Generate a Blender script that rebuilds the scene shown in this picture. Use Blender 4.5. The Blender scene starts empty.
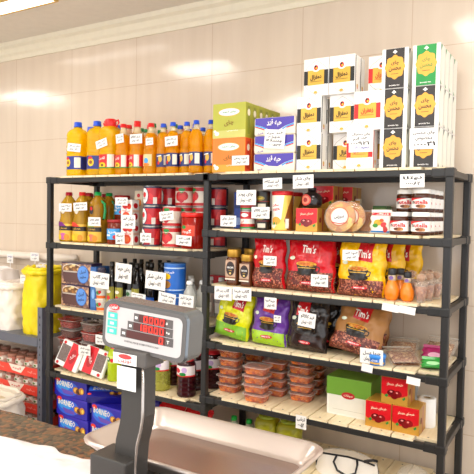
import bpy, bmesh, math, random, unicodedata, re
from mathutils import Vector, Matrix, Euler
from mathutils import noise as mnoise
random.seed(7)
PI = math.pi
col = bpy.context.scene.collection
sc = bpy.context.scene

# ------------------------------------------------------------------ camera
CP = Vector((1.7591, -2.5936, -0.1876)); YAW, PITCH, ROLL, FPX = 0.5441, -0.0415, 0.0177, 581.5
_f = Vector((-math.sin(YAW)*math.cos(PITCH), math.cos(YAW)*math.cos(PITCH), math.sin(PITCH)))
_r = Vector((math.cos(YAW), math.sin(YAW), 0)); _u = _r.cross(_f)
RR = _r*math.cos(ROLL) + _u*math.sin(ROLL); UU = -_r*math.sin(ROLL) + _u*math.cos(ROLL)
cam = bpy.data.cameras.new('camera'); cam.sensor_width = 36; cam.lens = FPX/474*36; cam.clip_start = .05
co = bpy.data.objects.new('camera', cam); col.objects.link(co)
m4 = Matrix((RR, UU, -_f)).transposed().to_4x4(); m4.translation = CP
co.matrix_world = m4; sc.camera = co

# ------------------------------------------------------------------ world, lamps, exposure
w = bpy.data.worlds.new('ambient_fill'); sc.world = w; w.use_nodes = True
w.node_tree.nodes['Background'].inputs[0].default_value = (.97, .98, 1, 1)
w.node_tree.nodes['Background'].inputs[1].default_value = 1.75  # even ambient light added through the open front to fill the shelves
sc.view_settings.view_transform = 'Standard'; sc.view_settings.look = 'None'
sc.view_settings.exposure = 0.24; sc.view_settings.gamma = 1
PANEL_POWER = 13.0
FLOOR, CEIL, WALL = -1.75, 1.12, .47

def at(px, py, y):          # the world point at depth y seen at a pixel of the 474 frame
    d = _f + RR*((px-237)/FPX) - UU*((py-237)/FPX)
    return CP + d*((y-CP.y)/d.y)
def cx(px, y, z):           # the x at depth y and height z for a pixel column
    k = (px-237)/FPX; v = RR - _f*k
    return CP.x + (-(y-CP.y)*v.y - (z-CP.z)*v.z)/v.x

# ------------------------------------------------------------------ materials
def lin(h):
    c = [int(h[i:i+2], 16)/255 for i in (0, 2, 4)]
    return tuple((x/12.92 if x <= .04045 else ((x+.055)/1.055)**2.4) for x in c)+(1,)
_M = {}
def mat(h, rough=.5, metal=0, kind='plain', alpha=.3, h2=None, scale=60, emit=0, h3=None, bump=0):
    key = (h, rough, metal, kind, alpha, h2, scale, emit, h3, bump)
    if key in _M: return _M[key]
    m = bpy.data.materials.new(kind+'_'+h); m.use_nodes = True; nt = m.node_tree; N = nt.nodes; L = nt.links
    b = N['Principled BSDF']; b.inputs['Roughness'].default_value = rough; b.inputs['Metallic'].default_value = metal
    tc = N.new('ShaderNodeTexCoord'); c = lin(h); b.inputs['Base Color'].default_value = c
    if kind in ('plain', 'clear', 'liquid'):
        n = N.new('ShaderNodeTexNoise'); n.inputs['Scale'].default_value = scale/3; L.new(tc.outputs['Object'], n.inputs['Vector'])
        mx = N.new('ShaderNodeMix'); mx.data_type = 'RGBA'
        mx.inputs[6].default_value = tuple(x*.94 for x in c[:3])+(1,); mx.inputs[7].default_value = tuple(min(1, x*1.05) for x in c[:3])+(1,)
        L.new(n.outputs['Fac'], mx.inputs[0]); L.new(mx.outputs[2], b.inputs['Base Color'])
    elif kind == 'speck':
        v = N.new('ShaderNodeTexVoronoi'); v.inputs['Scale'].default_value = scale; L.new(tc.outputs['Object'], v.inputs['Vector'])
        sp = N.new('ShaderNodeSeparateColor'); L.new(v.outputs['Color'], sp.inputs[0])
        r = N.new('ShaderNodeValToRGB'); r.color_ramp.elements[0].color = c; r.color_ramp.elements[1].color = lin(h2)
        if h3: e = r.color_ramp.elements.new(.55); e.color = lin(h3)
        L.new(sp.outputs[0], r.inputs[0]); L.new(r.outputs[0], b.inputs['Base Color'])
        bp = N.new('ShaderNodeBump'); bp.inputs['Strength'].default_value = .5; bp.inputs['Distance'].default_value = .002; bp.invert = True
        L.new(v.outputs['Distance'], bp.inputs['Height']); L.new(bp.outputs[0], b.inputs['Normal'])
    elif kind == 'wood':
        mp = N.new('ShaderNodeMapping'); mp.inputs['Scale'].default_value = (30, 3, 30); L.new(tc.outputs['Object'], mp.inputs[0])
        n = N.new('ShaderNodeTexNoise'); n.inputs['Scale'].default_value = 2; n.inputs['Detail'].default_value = 6; L.new(mp.outputs[0], n.inputs['Vector'])
        r = N.new('ShaderNodeValToRGB'); r.color_ramp.elements[0].color = c; r.color_ramp.elements[1].color = lin(h2)
        r.color_ramp.elements[0].position = .3; r.color_ramp.elements[1].position = .7
        L.new(n.outputs['Fac'], r.inputs[0]); L.new(r.outputs[0], b.inputs['Base Color'])
    if emit:
        b.inputs['Emission Color'].default_value = c; b.inputs['Emission Strength'].default_value = emit
    if bump:
        n = N.new('ShaderNodeTexNoise'); n.inputs['Scale'].default_value = scale; L.new(tc.outputs['Object'], n.inputs['Vector'])
        bp = N.new('ShaderNodeBump'); bp.inputs['Strength'].default_value = bump; bp.inputs['Distance'].default_value = .01
        L.new(n.outputs['Fac'], bp.inputs['Height']); L.new(bp.outputs[0], b.inputs['Normal'])
    if kind in ('clear', 'liquid'):
        t = N.new('ShaderNodeBsdfTransparent')
        t.inputs[0].default_value = (1, 1, 1, 1) if kind == 'clear' else tuple(x**.3 for x in c[:3])+(1,)
        ms = N.new('ShaderNodeMixShader'); ms.inputs[0].default_value = alpha
        L.new(t.outputs[0], ms.inputs[1]); L.new(b.outputs[0], ms.inputs[2]); L.new(ms.outputs[0], N['Material Output'].inputs[0])
    _M[key] = m; return m
def P(h, r=.5): return mat(h, r)
WHITE, BLACK, INK = P('efece8', .45), P('1c1a1a', .45), P('0c0b10', .7)
RED, GOLD, GREEN, BLUE = P('d01520', .35), P('d8a93a', .35), P('0c8a3a', .4), P('2340b8', .35)
CLEAR = mat('f4f4f2', .08, kind='clear', alpha=.22)
CLEARX = mat('e9e6e0', .12, kind='clear', alpha=.38)

# ------------------------------------------------------------------ mesh helpers
class MB:
    def __init__(s): s.v = []; s.f = []; s.m = []; s.mats = []; s.sm = []
    def mi(s, m):
        if m not in s.mats: s.mats.append(m)
        return s.mats.index(m)
    def add(s, vs, fs, m, smooth=False):
        o = len(s.v); s.v += [tuple(v) for v in vs]; k = s.mi(m)
        for f in fs: s.f.append([o+i for i in f]); s.m.append(k); s.sm.append(smooth)
    def box(s, x0, y0, z0, x1, y1, z1, m, b=0.0):
        if b <= 0:
            vs = [(x, y, z) for z in (z0, z1) for y in (y0, y1) for x in (x0, x1)]
            fs = [(0, 2, 3, 1), (4, 5, 7, 6), (0, 1, 5, 4), (2, 6, 7, 3), (0, 4, 6, 2), (1, 3, 7, 5)]
            s.add(vs, fs, m)
        else:
            bm = bmesh.new(); bmesh.ops.create_cube(bm, size=1)
            for v in bm.verts: v.co = Vector(((x0+x1)/2+v.co.x*(x1-x0), (y0+y1)/2+v.co.y*(y1-y0), (z0+z1)/2+v.co.z*(z1-z0)))
            bmesh.ops.bevel(bm, geom=bm.edges[:], offset=b, segments=2, affect='EDGES', profile=.6)
            bm.verts.index_update(); s.add([v.co for v in bm.verts], [[v.index for v in f.verts] for f in bm.faces], m); bm.free()
    def lathe(s, prof, m, n=20, c=(0, 0, 0), sx=1, sy=1, sq=0, close=True):
        vs = []; fs = []
        for r, z in prof:
            for i in range(n):
                a = 2*PI*i/n; ca, sa = math.cos(a), math.sin(a)
                k = 1
                if sq: k = 1/((abs(ca)**sq+abs(sa)**sq)**(1/sq))
                vs.append((c[0]+r*k*ca*sx, c[1]+r*k*sa*sy, c[2]+z))
        for j in range(len(prof)-1):
            for i in range(n): fs.append((j*n+i, j*n+(i+1) % n, (j+1)*n+(i+1) % n, (j+1)*n+i))
        if close:
            fs.append(tuple(reversed(range(n)))); fs.append(tuple(range((len(prof)-1)*n, len(prof)*n)))
        s.add(vs, fs, m, True)
    def tube(s, pts, r, m, n=8, closed=False):
        pts = [Vector(p) for p in pts]; vs = []; fs = []; K = len(pts)
        for i, p in enumerate(pts):
            a = pts[(i-1) % K] if (i or closed) else p; b = pts[(i+1) % K] if (i < K-1 or closed) else p
            t = (b-a).normalized(); u = t.orthogonal() if abs(t.z) > .9 else t.cross(Vector((0, 0, 1))); u.normalize(); v = t.cross(u)
            for k in range(n): an = 2*PI*k/n; vs.append(p+u*r*math.cos(an)+v*r*math.sin(an))
        for i in range(K if closed else K-1):
            j = (i+1) % K
            for k in range(n): fs.append((i*n+k, i*n+(k+1) % n, j*n+(k+1) % n, j*n+k))
        if not closed: fs.append(tuple(range(n))); fs.append(tuple(range((K-1)*n, K*n)))
        s.add(vs, fs, m, True)
    def prism(s, poly, y0, y1, m):      # polygon in x,z extruded along y
        n = len(poly); vs = [(x, y0, z) for x, z in poly]+[(x, y1, z) for x, z in poly]
        fs = [tuple(range(n)), tuple(reversed(range(n, 2*n)))]+[(i, i+n, (i+1) % n+n, (i+1) % n) for i in range(n)]
        s.add(vs, fs, m)
    def grid(s, fn, nu, nv, m, smooth=True):
        vs = [fn(i/nu, j/nv) for j in range(nv+1) for i in range(nu+1)]
        fs = [(j*(nu+1)+i, j*(nu+1)+i+1, (j+1)*(nu+1)+i+1, (j+1)*(nu+1)+i) for j in range(nv) for i in range(nu)]
        s.add(vs, fs, m, smooth)
    def build(s, name, parent=None, fixn=False):
        me = bpy.data.meshes.new(name); me.from_pydata(s.v, [], s.f)
        for m in s.mats: me.materials.append(m)
        me.polygons.foreach_set('material_index', s.m); me.polygons.foreach_set('use_smooth', s.sm)
        me.update()
        if fixn:
            bm = bmesh.new(); bm.from_mesh(me); bmesh.ops.recalc_face_normals(bm, faces=bm.faces[:]); bm.to_mesh(me); bm.free()
        o = bpy.data.objects.new(name, me); col.objects.link(o)
        if parent: o.parent = parent
        return o

# Arabic letters joined and laid out right to left
FORMS = {}
for cp in range(0xFB50, 0xFEFD):
    d = unicodedata.decomposition(chr(cp)).split()
    if len(d) == 2 and d[0] in ('<isolated>', '<final>', '<initial>', '<medial>'): FORMS[(chr(int(d[1], 16)), d[0][1:-1])] = chr(cp)
def shape(s):
    if all(ord(c) < 0x600 for c in s): return s
    out = []
    for i, c in enumerate(s):
        pv = i > 0 and (s[i-1], 'initial') in FORMS and (c, 'final') in FORMS
        nx = i < len(s)-1 and (c, 'initial') in FORMS and (s[i+1], 'final') in FORMS
        out.append(FORMS.get((c, 'medial' if pv and nx else 'final' if pv else 'initial' if nx else 'isolated'), c))
    return ''.join(reversed(out))
_T = {}
def text2d(t, bold=0):              # (points, faces, width), height of a capital near 0.7
    if (t, bold) in _T: return _T[(t, bold)]
    c = bpy.data.curves.new('t', 'FONT'); c.body = shape(t); c.resolution_u = 1; c.offset = bold
    o = bpy.data.objects.new('t', c); col.objects.link(o)
    me = bpy.data.meshes.new_from_object(o.evaluated_get(bpy.context.evaluated_depsgraph_get()))
    vs = [(v.co.x, v.co.y) for v in me.vertices]; fs = [tuple(p.vertices) for p in me.polygons]
    bpy.data.objects.remove(o); bpy.data.curves.remove(c); bpy.data.meshes.remove(me)
    xs = [v[0] for v in vs]; ys = [v[1] for v in vs]; mx, my = (min(xs)+max(xs))/2, (min(ys)+max(ys))/2
    r = ([(x-mx, y-my) for x, y in vs], fs, max(xs)-min(xs), max(ys)-min(ys)); _T[(t, bold)] = r; return r

def art(mb, shapes, fmap, step=.012, d0=.0006, dd=.0004, bold=True):
    """flat printed shapes laid on a surface, each a hair above the one before"""
    for k, s in enumerate(shapes):
        d = d0+k*dd; t = s[0]; m = s[-1]
        if t == 'r':
            x0, z0, x1, z1 = s[1:5]; nu = max(1, int((x1-x0)/step)); nv = max(1, int((z1-z0)/step)) if step < .011 else max(1, int((z1-z0)/(step*2)))
            mb.grid(lambda a, b: fmap(x0+(x1-x0)*a, z0+(z1-z0)*b, d), nu, nv, m)
        elif t == 'e':
            ex, ez, rx, rz = s[1:5]; n = 24; rings = 1 if step >= 1 else 3; vs = [fmap(ex, ez, d)]
            for q in range(1, rings+1):
                for i in range(n): a = 2*PI*i/n; vs.append(fmap(ex+rx*q/rings*math.cos(a), ez+rz*q/rings*math.sin(a), d))
            fs = [(0, 1+i, 1+(i+1) % n) for i in range(n)]
            for q in range(rings-1): fs += [(1+q*n+i, 1+(q+1)*n+i, 1+(q+1)*n+(i+1) % n, 1+q*n+(i+1) % n) for i in range(n)]
            mb.add(vs, fs, m)
        elif t == 'p':
            if step >= 1: mb.add([fmap(x, z, d) for x, z in s[1]], [tuple(range(len(s[1])))], m)
            else:
                bm = bmesh.new(); bm.faces.new([bm.verts.new((x, z, 0)) for x, z in s[1]]); bmesh.ops.triangulate(bm, faces=bm.faces[:])
                for _ in range(5):
                    le = [e for e in bm.edges if e.calc_length() > step]
                    if not le: break
                    bmesh.ops.subdivide_edges(bm, edges=le, cuts=1); bmesh.ops.triangulate(bm, faces=bm.faces[:])
                bm.verts.index_update(); mb.add([fmap(v.co.x, v.co.y, d) for v in bm.verts], [[v.index for v in f.verts] for f in bm.faces], m, True); bm.free()
        elif t == 'l':
            pts, wd = s[1], s[2]
            if step < 1:
                q_ = []
                for (xa, za), (xb, zb) in zip(pts, pts[1:]):
                    c_ = max(1, int(math.hypot(xb-xa, zb-za)/step)); q_ += [(xa+(xb-xa)*i/c_, za+(zb-za)*i/c_) for i in range(c_)]
                pts = q_+[pts[-1]]
            for (xa, za), (xb, zb) in zip(pts, pts[1:]):
                dx, dz = xb-xa, zb-za; q = math.hypot(dx, dz) or 1; nx, nz = -dz/q*wd/2, dx/q*wd/2
                mb.add([fmap(xa-nx, za-nz, d), fmap(xb-nx, zb-nz, d), fmap(xb+nx, zb+nz, d), fmap(xa+nx, za+nz, d)], [(0, 1, 2, 3)], m)
        elif t == 't':      # text, cx, cz, width, height, angle
            vs, fs, wt, ht = text2d(s[1], .026); ex, ez, W, H, an = s[2:7]; kx = W/wt; kz = H/ht if H else kx; ca, sa = math.cos(an), math.sin(an)
            d += .003 if step == .01 else 0; mb.add([fmap(ex+x*kx*ca-z*kz*sa, ez+x*kx*sa+z*kz*ca, d) for x, z in vs], fs, m)
def flat(y): return lambda u, v, d: (u, y-d, v)
def side(x): return lambda u, v, d: (x+d, u, v)
def sqcyl(R, sq, c=(0, 0)):
    def f(u, v, d):
        a = u/R-PI/2; ca, sa = math.cos(a), math.sin(a); k = 1/((abs(ca)**sq+abs(sa)**sq)**(1/sq)); return (c[0]+(R*k+d)*ca, c[1]+(R*k+d)*sa, v)
    return f
def cyl(R, c=(0, 0)): return lambda u, v, d: (c[0]+math.sin(u/R)*(R+d), c[1]-math.cos(u/R)*(R+d), v)

def tag(o, label, cat, group=None, kind=None):
    o['label'] = label; o['category'] = cat
    if group: o['group'] = group
    elif 'group' in o: del o['group']
    if kind: o['kind'] = kind
    return o
def root(name):
    o = bpy.data.objects.new(name, None); o.empty_display_size = .02; col.objects.link(o); return o
def copy_tree(o, parent=None):
    c = o.copy(); col.objects.link(c)
    if parent: c.parent = parent
    for ch in list(o.children): copy_tree(ch, c)
    return c
_used = set()
def put(proto, x, y, z, label, cat, group=None, rz=0, rx=0, ry=0, sc_=None, settle=True):
    o = proto if proto.name not in _used else copy_tree(proto)
    _used.add(proto.name); _used.add(o.name)
    o.location = (x, y, z); o.rotation_euler = (rx, ry, rz)
    if sc_: o.scale = (sc_,)*3
    if (rx or ry) and settle:
        e = Euler((rx, ry, rz)).to_matrix(); lo = 1e9
        def walk(q, M):
            nonlocal lo
            for c in q.children:
                M2 = M @ c.matrix_local if False else M @ Matrix.LocRotScale(c.location, c.rotation_euler, c.scale)
                if c.type == 'MESH':
                    for v in c.data.vertices: lo = min(lo, (M2 @ v.co).z)
                walk(c, M2)
        walk(o, e.to_4x4()); o.location.z = z-lo+.0004
    return tag(o, label, cat, group)
def struct(o): o['kind'] = 'structure'; return o

# ------------------------------------------------------------------ the room
def tile_mat():
    m = bpy.data.materials.new('wall_tile'); m.use_nodes = True; nt = m.node_tree; N = nt.nodes; L = nt.links; b = N['Principled BSDF']
    tc = N.new('ShaderNodeTexCoord'); sp = N.new('ShaderNodeSeparateXYZ'); cb = N.new('ShaderNodeCombineXYZ'); L.new(tc.outputs['Object'], sp.inputs[0])
    ax = N.new('ShaderNodeMath'); ax.inputs[1].default_value = 2.16+6.2; L.new(sp.outputs[0], ax.inputs[0])
    az = N.new('ShaderNodeMath'); az.inputs[1].default_value = -.67+3.25; L.new(sp.outputs[2], az.inputs[0])
    L.new(ax.outputs[0], cb.inputs[0]); L.new(az.outputs[0], cb.inputs[1])
    br = N.new('ShaderNodeTexBrick'); br.offset = 0; br.inputs['Scale'].default_value = 1; br.inputs['Brick Width'].default_value = .62; br.inputs['Row Height'].default_value = .325
    br.inputs['Mortar Size'].default_value = .0022; br.inputs['Mortar Smooth'].default_value = .3
    br.inputs['Color1'].default_value = lin('dac9b6'); br.inputs['Color2'].default_value = lin('dcccba'); br.inputs['Mortar'].default_value = lin('c9b097')
    L.new(cb.outputs[0], br.inputs['Vector'])
    mp = N.new('ShaderNodeMapping'); mp.inputs['Scale'].default_value = (9, 1, .8); L.new(tc.outputs['Object'], mp.inputs[0])
    n = N.new('ShaderNodeTexNoise'); n.inputs['Scale'].default_value = 1.6; n.inputs['Detail'].default_value = 4; L.new(mp.outputs[0], n.inputs['Vector'])
    mx = N.new('ShaderNodeMix'); mx.data_type = 'RGBA'; mx.blend_type = 'MULTIPLY'; mx.inputs[0].default_value = .5
    r = N.new('ShaderNodeValToRGB'); r.color_ramp.elements[0].color = (.9, .88, .86, 1); r.color_ramp.elements[1].color = (1, 1, 1, 1)
    r.color_ramp.elements[0].position = .35; r.color_ramp.elements[1].position = .65
    L.new(n.outputs['Fac'], r.inputs[0]); L.new(br.outputs['Color'], mx.inputs[6]); L.new(r.outputs[0], mx.inputs[7]); L.new(mx.outputs[2], b.inputs['Base Color'])
    b.inputs['Roughness'].default_value = .13; b.inputs['Specular IOR Level'].default_value = .62
    n2 = N.new('ShaderNodeTexNoise'); n2.inputs['Scale'].default_value = 5; L.new(tc.outputs['Object'], n2.inputs['Vector'])
    ad = N.new('ShaderNodeMath'); ad.operation = 'MULTIPLY_ADD'; ad.inputs[1].default_value = -.35; L.new(br.outputs['Fac'], ad.inputs[0]); L.new(n2.outputs['Fac'], ad.inputs[2])
    bp = N.new('ShaderNodeBump'); bp.inputs['Strength'].default_value = .25; bp.inputs['Distance'].default_value = .012
    L.new(ad.outputs[0], bp.inputs['Height']); L.new(bp.outputs[0], b.inputs['Normal']); return m
TILE = tile_mat()
X0, X1, Y0 = -5.6, 3.4, -5.0
mb = MB(); mb.box(X0, WALL, FLOOR, X1, WALL+.12, CEIL, TILE); struct(mb.build('wall_back'))
PAINT = P('e6d8c4', .6)
mb = MB(); mb.box(X0-.12, Y0, FLOOR, X0, WALL+.12, CEIL, PAINT); struct(mb.build('wall_left'))
mb = MB(); mb.box(X0-.12, Y0, CEIL, X1, WALL+.12, CEIL+.1, P('e2dacf', .7)); struct(mb.build('ceiling'))
mb = MB()
mb.prism([(0, 0), (1, 0), (1, 1), (0, 1)], 0, 1, PAINT); mb.v = []; mb.f = []; mb.m = []; mb.sm = []
pr = [(WALL, .99), (WALL-.012, .99), (WALL-.016, 1.02), (WALL-.03, 1.035), (WALL-.034, 1.075), (WALL-.055, 1.09), (WALL-.06, CEIL), (WALL, CEIL)]
n = len(pr); mb.add([(X0, y, z) for y, z in pr]+[(X1, y, z) for y, z in pr], [tuple(range(n)), tuple(range(n, 2*n))]+[(i, (i+1) % n, (i+1) % n+n, i+n) for i in range(n)], P('e8dfc9', .5))
struct(mb.build('trim_1', fixn=True))
FT = mat('cdc4b6', .35, kind='plain', scale=9)
mb = MB(); mb.box(X0-.12, Y0, FLOOR-.1, X1, WALL+.12, FLOOR, FT); struct(mb.build('floor'))

def ceiling_panel(x0, x1, y0, y1, label, power=PANEL_POWER):
    r = root('ceiling_light'); r.location = ((x0+x1)/2, (y0+y1)/2, CEIL); tag(r, label, 'ceiling light', 'flat light panels on the ceiling')
    a, b = (x1-x0)/2, (y1-y0)/2; f = .014
    mb = MB(); F = P('c9a45a', .35)
    for q in ((-a-f, -b-f, a+f, -b), (-a-f, b, a+f, b+f), (-a-f, -b, -a, b), (a, -b, a+f, b)): mb.box(q[0], q[1], -.016, q[2], q[3], 0, F)
    mb.build('frame', r)
    mb = MB(); mb.box(-a, -b, -.012, a, b, -.002, mat('fffaf2', .5, emit=power)); mb.build('diffuser', r)
ceiling_panel(-2.3, -1.13, -.20, -.05, 'long light panel at the ceiling edge above the left shelves, nearest the back wall', 2.5)
ceiling_panel(-1.62, -1.0, -1.07, -.66, 'square light panel on the ceiling in front of the oil bottles')
ceiling_panel(-4.2, -3.5, -1.35, -.75, 'square light panel on the ceiling at the far left')
ceiling_panel(.95, 1.7, -1.1, -.6, 'square light panel on the ceiling in front of the tea boxes')
ceiling_panel(.3, .95, -3.2, -2.6, 'added fill light panel on the ceiling, out of view behind the weighing scale', 26)  # this and the next two: unseen panels added and boosted to fill the shelves
ceiling_panel(2.1, 2.75, -3.2, -2.6, 'added fill light panel on the ceiling, out of view behind the camera at right', 26)
ceiling_panel(-1.6, -1.0, -3.2, -2.6, 'added fill light panel on the ceiling, out of view further left behind the scale', 26)

# ------------------------------------------------------------------ the black shelving
WL, WR, D, S, SL = 1.224, 1.245, .415, .30, .418
STEEL = mat('201f1f', .45, scale=30); WOOD = mat('e6d0a6', .55, kind='wood', h2='f2e2c0'); SCREW = P('5a5046', .4)
shelf = tag(root('shelving_unit'), 'long black steel shelving with pale slatted wood shelves against the tiled wall', 'shelving')
for x, y in ((-WL, 0), (0, 0), (WR, 0), (-WL, D), (0, D), (WR, D)):
    mb = MB(); mb.box(x-.0165, y-.0165, FLOOR, x+.0165, y+.0165, .016, STEEL, .006); mb.build('post', shelf)
def level(xa, xb, z, off=0):
    fr = MB(); h = .016
    for y in (0, D): fr.box(xa+.017, y-.013, z-h, xb-.017, y+.013, z+h-.002, STEEL, .005)
    for x in (xa, xb): fr.box(x-.013, .017, z-h, x+.013, D-.017, z+h-.002, STEEL, .005)
    f = fr.build('shelf_frame', shelf)
    for x, sx in ((xa, 1), (xb, -1)):
        for y, sy in ((0, 1), (D, -1)):
            c = MB(); c.box(x-.021, y-.021, z-.021, x+.021, y+.021, z+.021, STEEL, .006)
            c.box(min(x, x+sx*.075), y-.0175, z-.0195, max(x, x+sx*.075), y+.0175, z+.0185, STEEL, .005)
            c.box(x-.0175, min(y, y+sy*.06), z-.0195, x+.0175, max(y, y+sy*.06), z+.0185, STEEL, .005)
            c.build('connector', f)
    bd = MB(); n = round((xb-xa-.03)/.103); st = (xb-xa-.03)/n
    for i in range(n):
        a = xa+.015+i*st+.0035; b = a+st-.007; y0 = -.014 if 0 < i < n-1 else .024; y1 = D+.012 if 0 < i < n-1 else D-.024
        bd.box(a, y0, z+.0145, b, y1, z+.026, WOOD)
        for yy in (.012, D-.02):
            if 0 < i < n-1 or yy > .1 or 1:
                yq = yy if 0 < i < n-1 else (.045 if yy < .1 else D-.05)
                bd.lathe([(.005, 0), (.004, .0003)], SCREW, 8, ((a+b)/2, yq, z+.026))
    bd.build('shelf_board', shelf)
for k in range(5): level(-WL, -.0, -SL*k)
for k in range(6): level(0.0, WR, -S*k)
LZ = [-SL*k+.0265 for k in range(5)]; RZ = [-S*k+.0265 for k in range(6)]

# ------------------------------------------------------------------ builders of goods
def carton(name, w_, d_, h_, m, front=(), sides=(), top=(), b=.0012):
    r = root(name); mb = MB(); mb.box(-w_/2, 0, 0, w_/2, d_, h_, m, b); mb.build('box_body', r)
    if front:
        mb = MB(); art(mb, front, flat(0), step=1); mb.build('front_print', r)
    if sides:
        mb = MB(); art(mb, sides, side(w_/2), step=1); mb.build('side_print', r)
    return r
def bottle(name, prof, body, cap, caph, capr, label=(), lr=.04, n=20, sq=0, handle=None, neck=None):
    r = root(name); H = prof[-1][1]
    mb = MB(); mb.lathe(prof, body, n, sq=sq); mb.build('body', r)
    mb = MB(); mb.lathe([(capr*1.06, 0), (capr*1.06, caph*.25), (capr, caph*.3), (capr*.97, caph*.95), (capr*.8, caph)], cap, 16, (0, 0, H-.004)); mb.build('cap', r)
    if label:
        mb = MB(); art(mb, label, sqcyl(lr, sq) if sq else cyl(lr)); mb.build('label', r)
    if handle:
        mb = MB(); mb.tube(handle[0], handle[1], handle[2], 8); mb.build('handle', r)
    return r
def can(name, R, h, m, lab, lidm=None, lid=.0):
    r = root(name); mb = MB(); mt = mat('c9c9c6', .3, .9)
    if lid:
        mb.lathe([(R*.96, 0), (R, .004), (R, h-lid-.006), (R*.9, h-lid)], m, 24)
        mb.build('body', r); mb = MB(); mb.lathe([(R*.98, h-lid), (R*1.02, h-lid+.002), (R*1.02, h-.003), (R*.95, h)], lidm, 24); mb.build('lid', r)
    else:
        mb.lathe([(R*.97, 0), (R*1.01, .002), (R*1.01, .006), (R, .008)], mt, 24); mb.lathe([(R, .008), (R, h-.008)], m, 24, close=False)
        mb.lathe([(R, h-.008), (R*1.01, h-.006), (R*1.01, h), (R*.96, h), (R*.95, h-.004)], mt, 24); mb.build('body', r)
    mb = MB(); art(mb, lab, cyl(R)); mb.build('label', r); return r
def bagmap(w_, h_, d_, seed=0, taper=.9, wr=.004):
    def f(u, v, d, s=-1):       # u in metres from the middle, v in metres up
        a = max(-1, min(1, u/(w_/2))); b = max(0, min(1, v/h_))
        prof = (1-abs(a)**4)**.55*min(1, (b*9+.12))**.5*(1-b**5)**.8
        x = u*(1-(1-taper)*b)+.004*math.sin(b*17+seed)*abs(a)
        wr_ = wr*mnoise.noise(Vector((u*26+seed*3, v*16, seed)))*(.4+.6*(1-abs(a)))*1.6+wr*.8*mnoise.noise(Vector((u*75+seed, v*48, seed+5)))*(.35+.65*b)
        return (x, s*(d_/2*prof+.001+d)+wr_*(1 if s < 0 else .5), v)
    return f
def bag(name, w_, h_, d_, m, shapes, seed=0, taper=.9, seal=None, wr=.004, inner=None):
    r = root(name); f = bagmap(w_, h_, d_, seed, taper, wr)
    mb = MB()
    mb.grid(lambda a, b: f((a-.5)*w_, b*h_, 0), 34, 34, m)
    mb.grid(lambda a, b: f((.5-a)*w_, b*h_, 0, 1), 16, 16, m)
    mb.build('pouch', r)
    mb = MB(); art(mb, shapes, f, step=.01, d0=.0012); mb.build('print', r)
    mb = MB(); W = w_*taper
    mb.box(-W/2*.99, -.0018, h_-.002, W/2*.99, .0018, h_+.012, seal or m, .0006); mb.build('top_seal', r)
    return r

_tn = 0
PRICE = ['قند', 'چای', 'روغن', 'شکر', 'کاکائو', 'قهوه', 'خرما', 'نسکافه', 'عسل', 'رب انار', 'گلاب', 'پودر']
def price_tag(x, y, z, w_, h_, label, lines=2, ry=0, rx=0, rz=0, big=False, ink=None, txt=None, blank=False):
    """a small white card with two or three handwritten lines"""
    global _tn; _tn += 1; rnd = random.Random(_tn); mb = MB()
    mb.box(-w_/2, -.0006, -h_/2, w_/2, .0006, h_/2, WHITE)
    sh = []; t = txt or [rnd.choice(PRICE)+' '+rnd.choice(PRICE), '۱۲۵۰۰۰ تومان'][:lines]
    if not blank:
        for i, s in enumerate(t):
            zz = h_*(.5-(i+.5)/len(t)); ww = w_*(.78 if i % 2 == 0 else .6)
            sh.append(('t', s, w_*rnd.uniform(-.04, .06), zz*.8, ww, h_*.62/len(t), rnd.uniform(-.05, .05), ink if (ink and i == len(t)-1) else INK))
        art(mb, sh, flat(-.0006), bold=True)
    o = mb.build('price_tag'); o.location = (x, y, z); o.rotation_euler = (rx, ry, rz)
    return tag(o, label, 'price tag', 'white handwritten price cards')
def tagpx(x0, y0, x1, y1, y, label, **k):
    a = at(x0, (y0+y1)/2, y); b = at(x1, (y0+y1)/2, y); t = at((x0+x1)/2, y0, y); u = at((x0+x1)/2, y1, y)
    return price_tag((a.x+b.x)/2, y, (t.z+u.z)/2, b.x-a.x, t.z-u.z, label, **k)

exec_goods = True
ORD = ['first', 'second', 'third', 'fourth', 'fifth', 'sixth', 'seventh']
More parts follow.
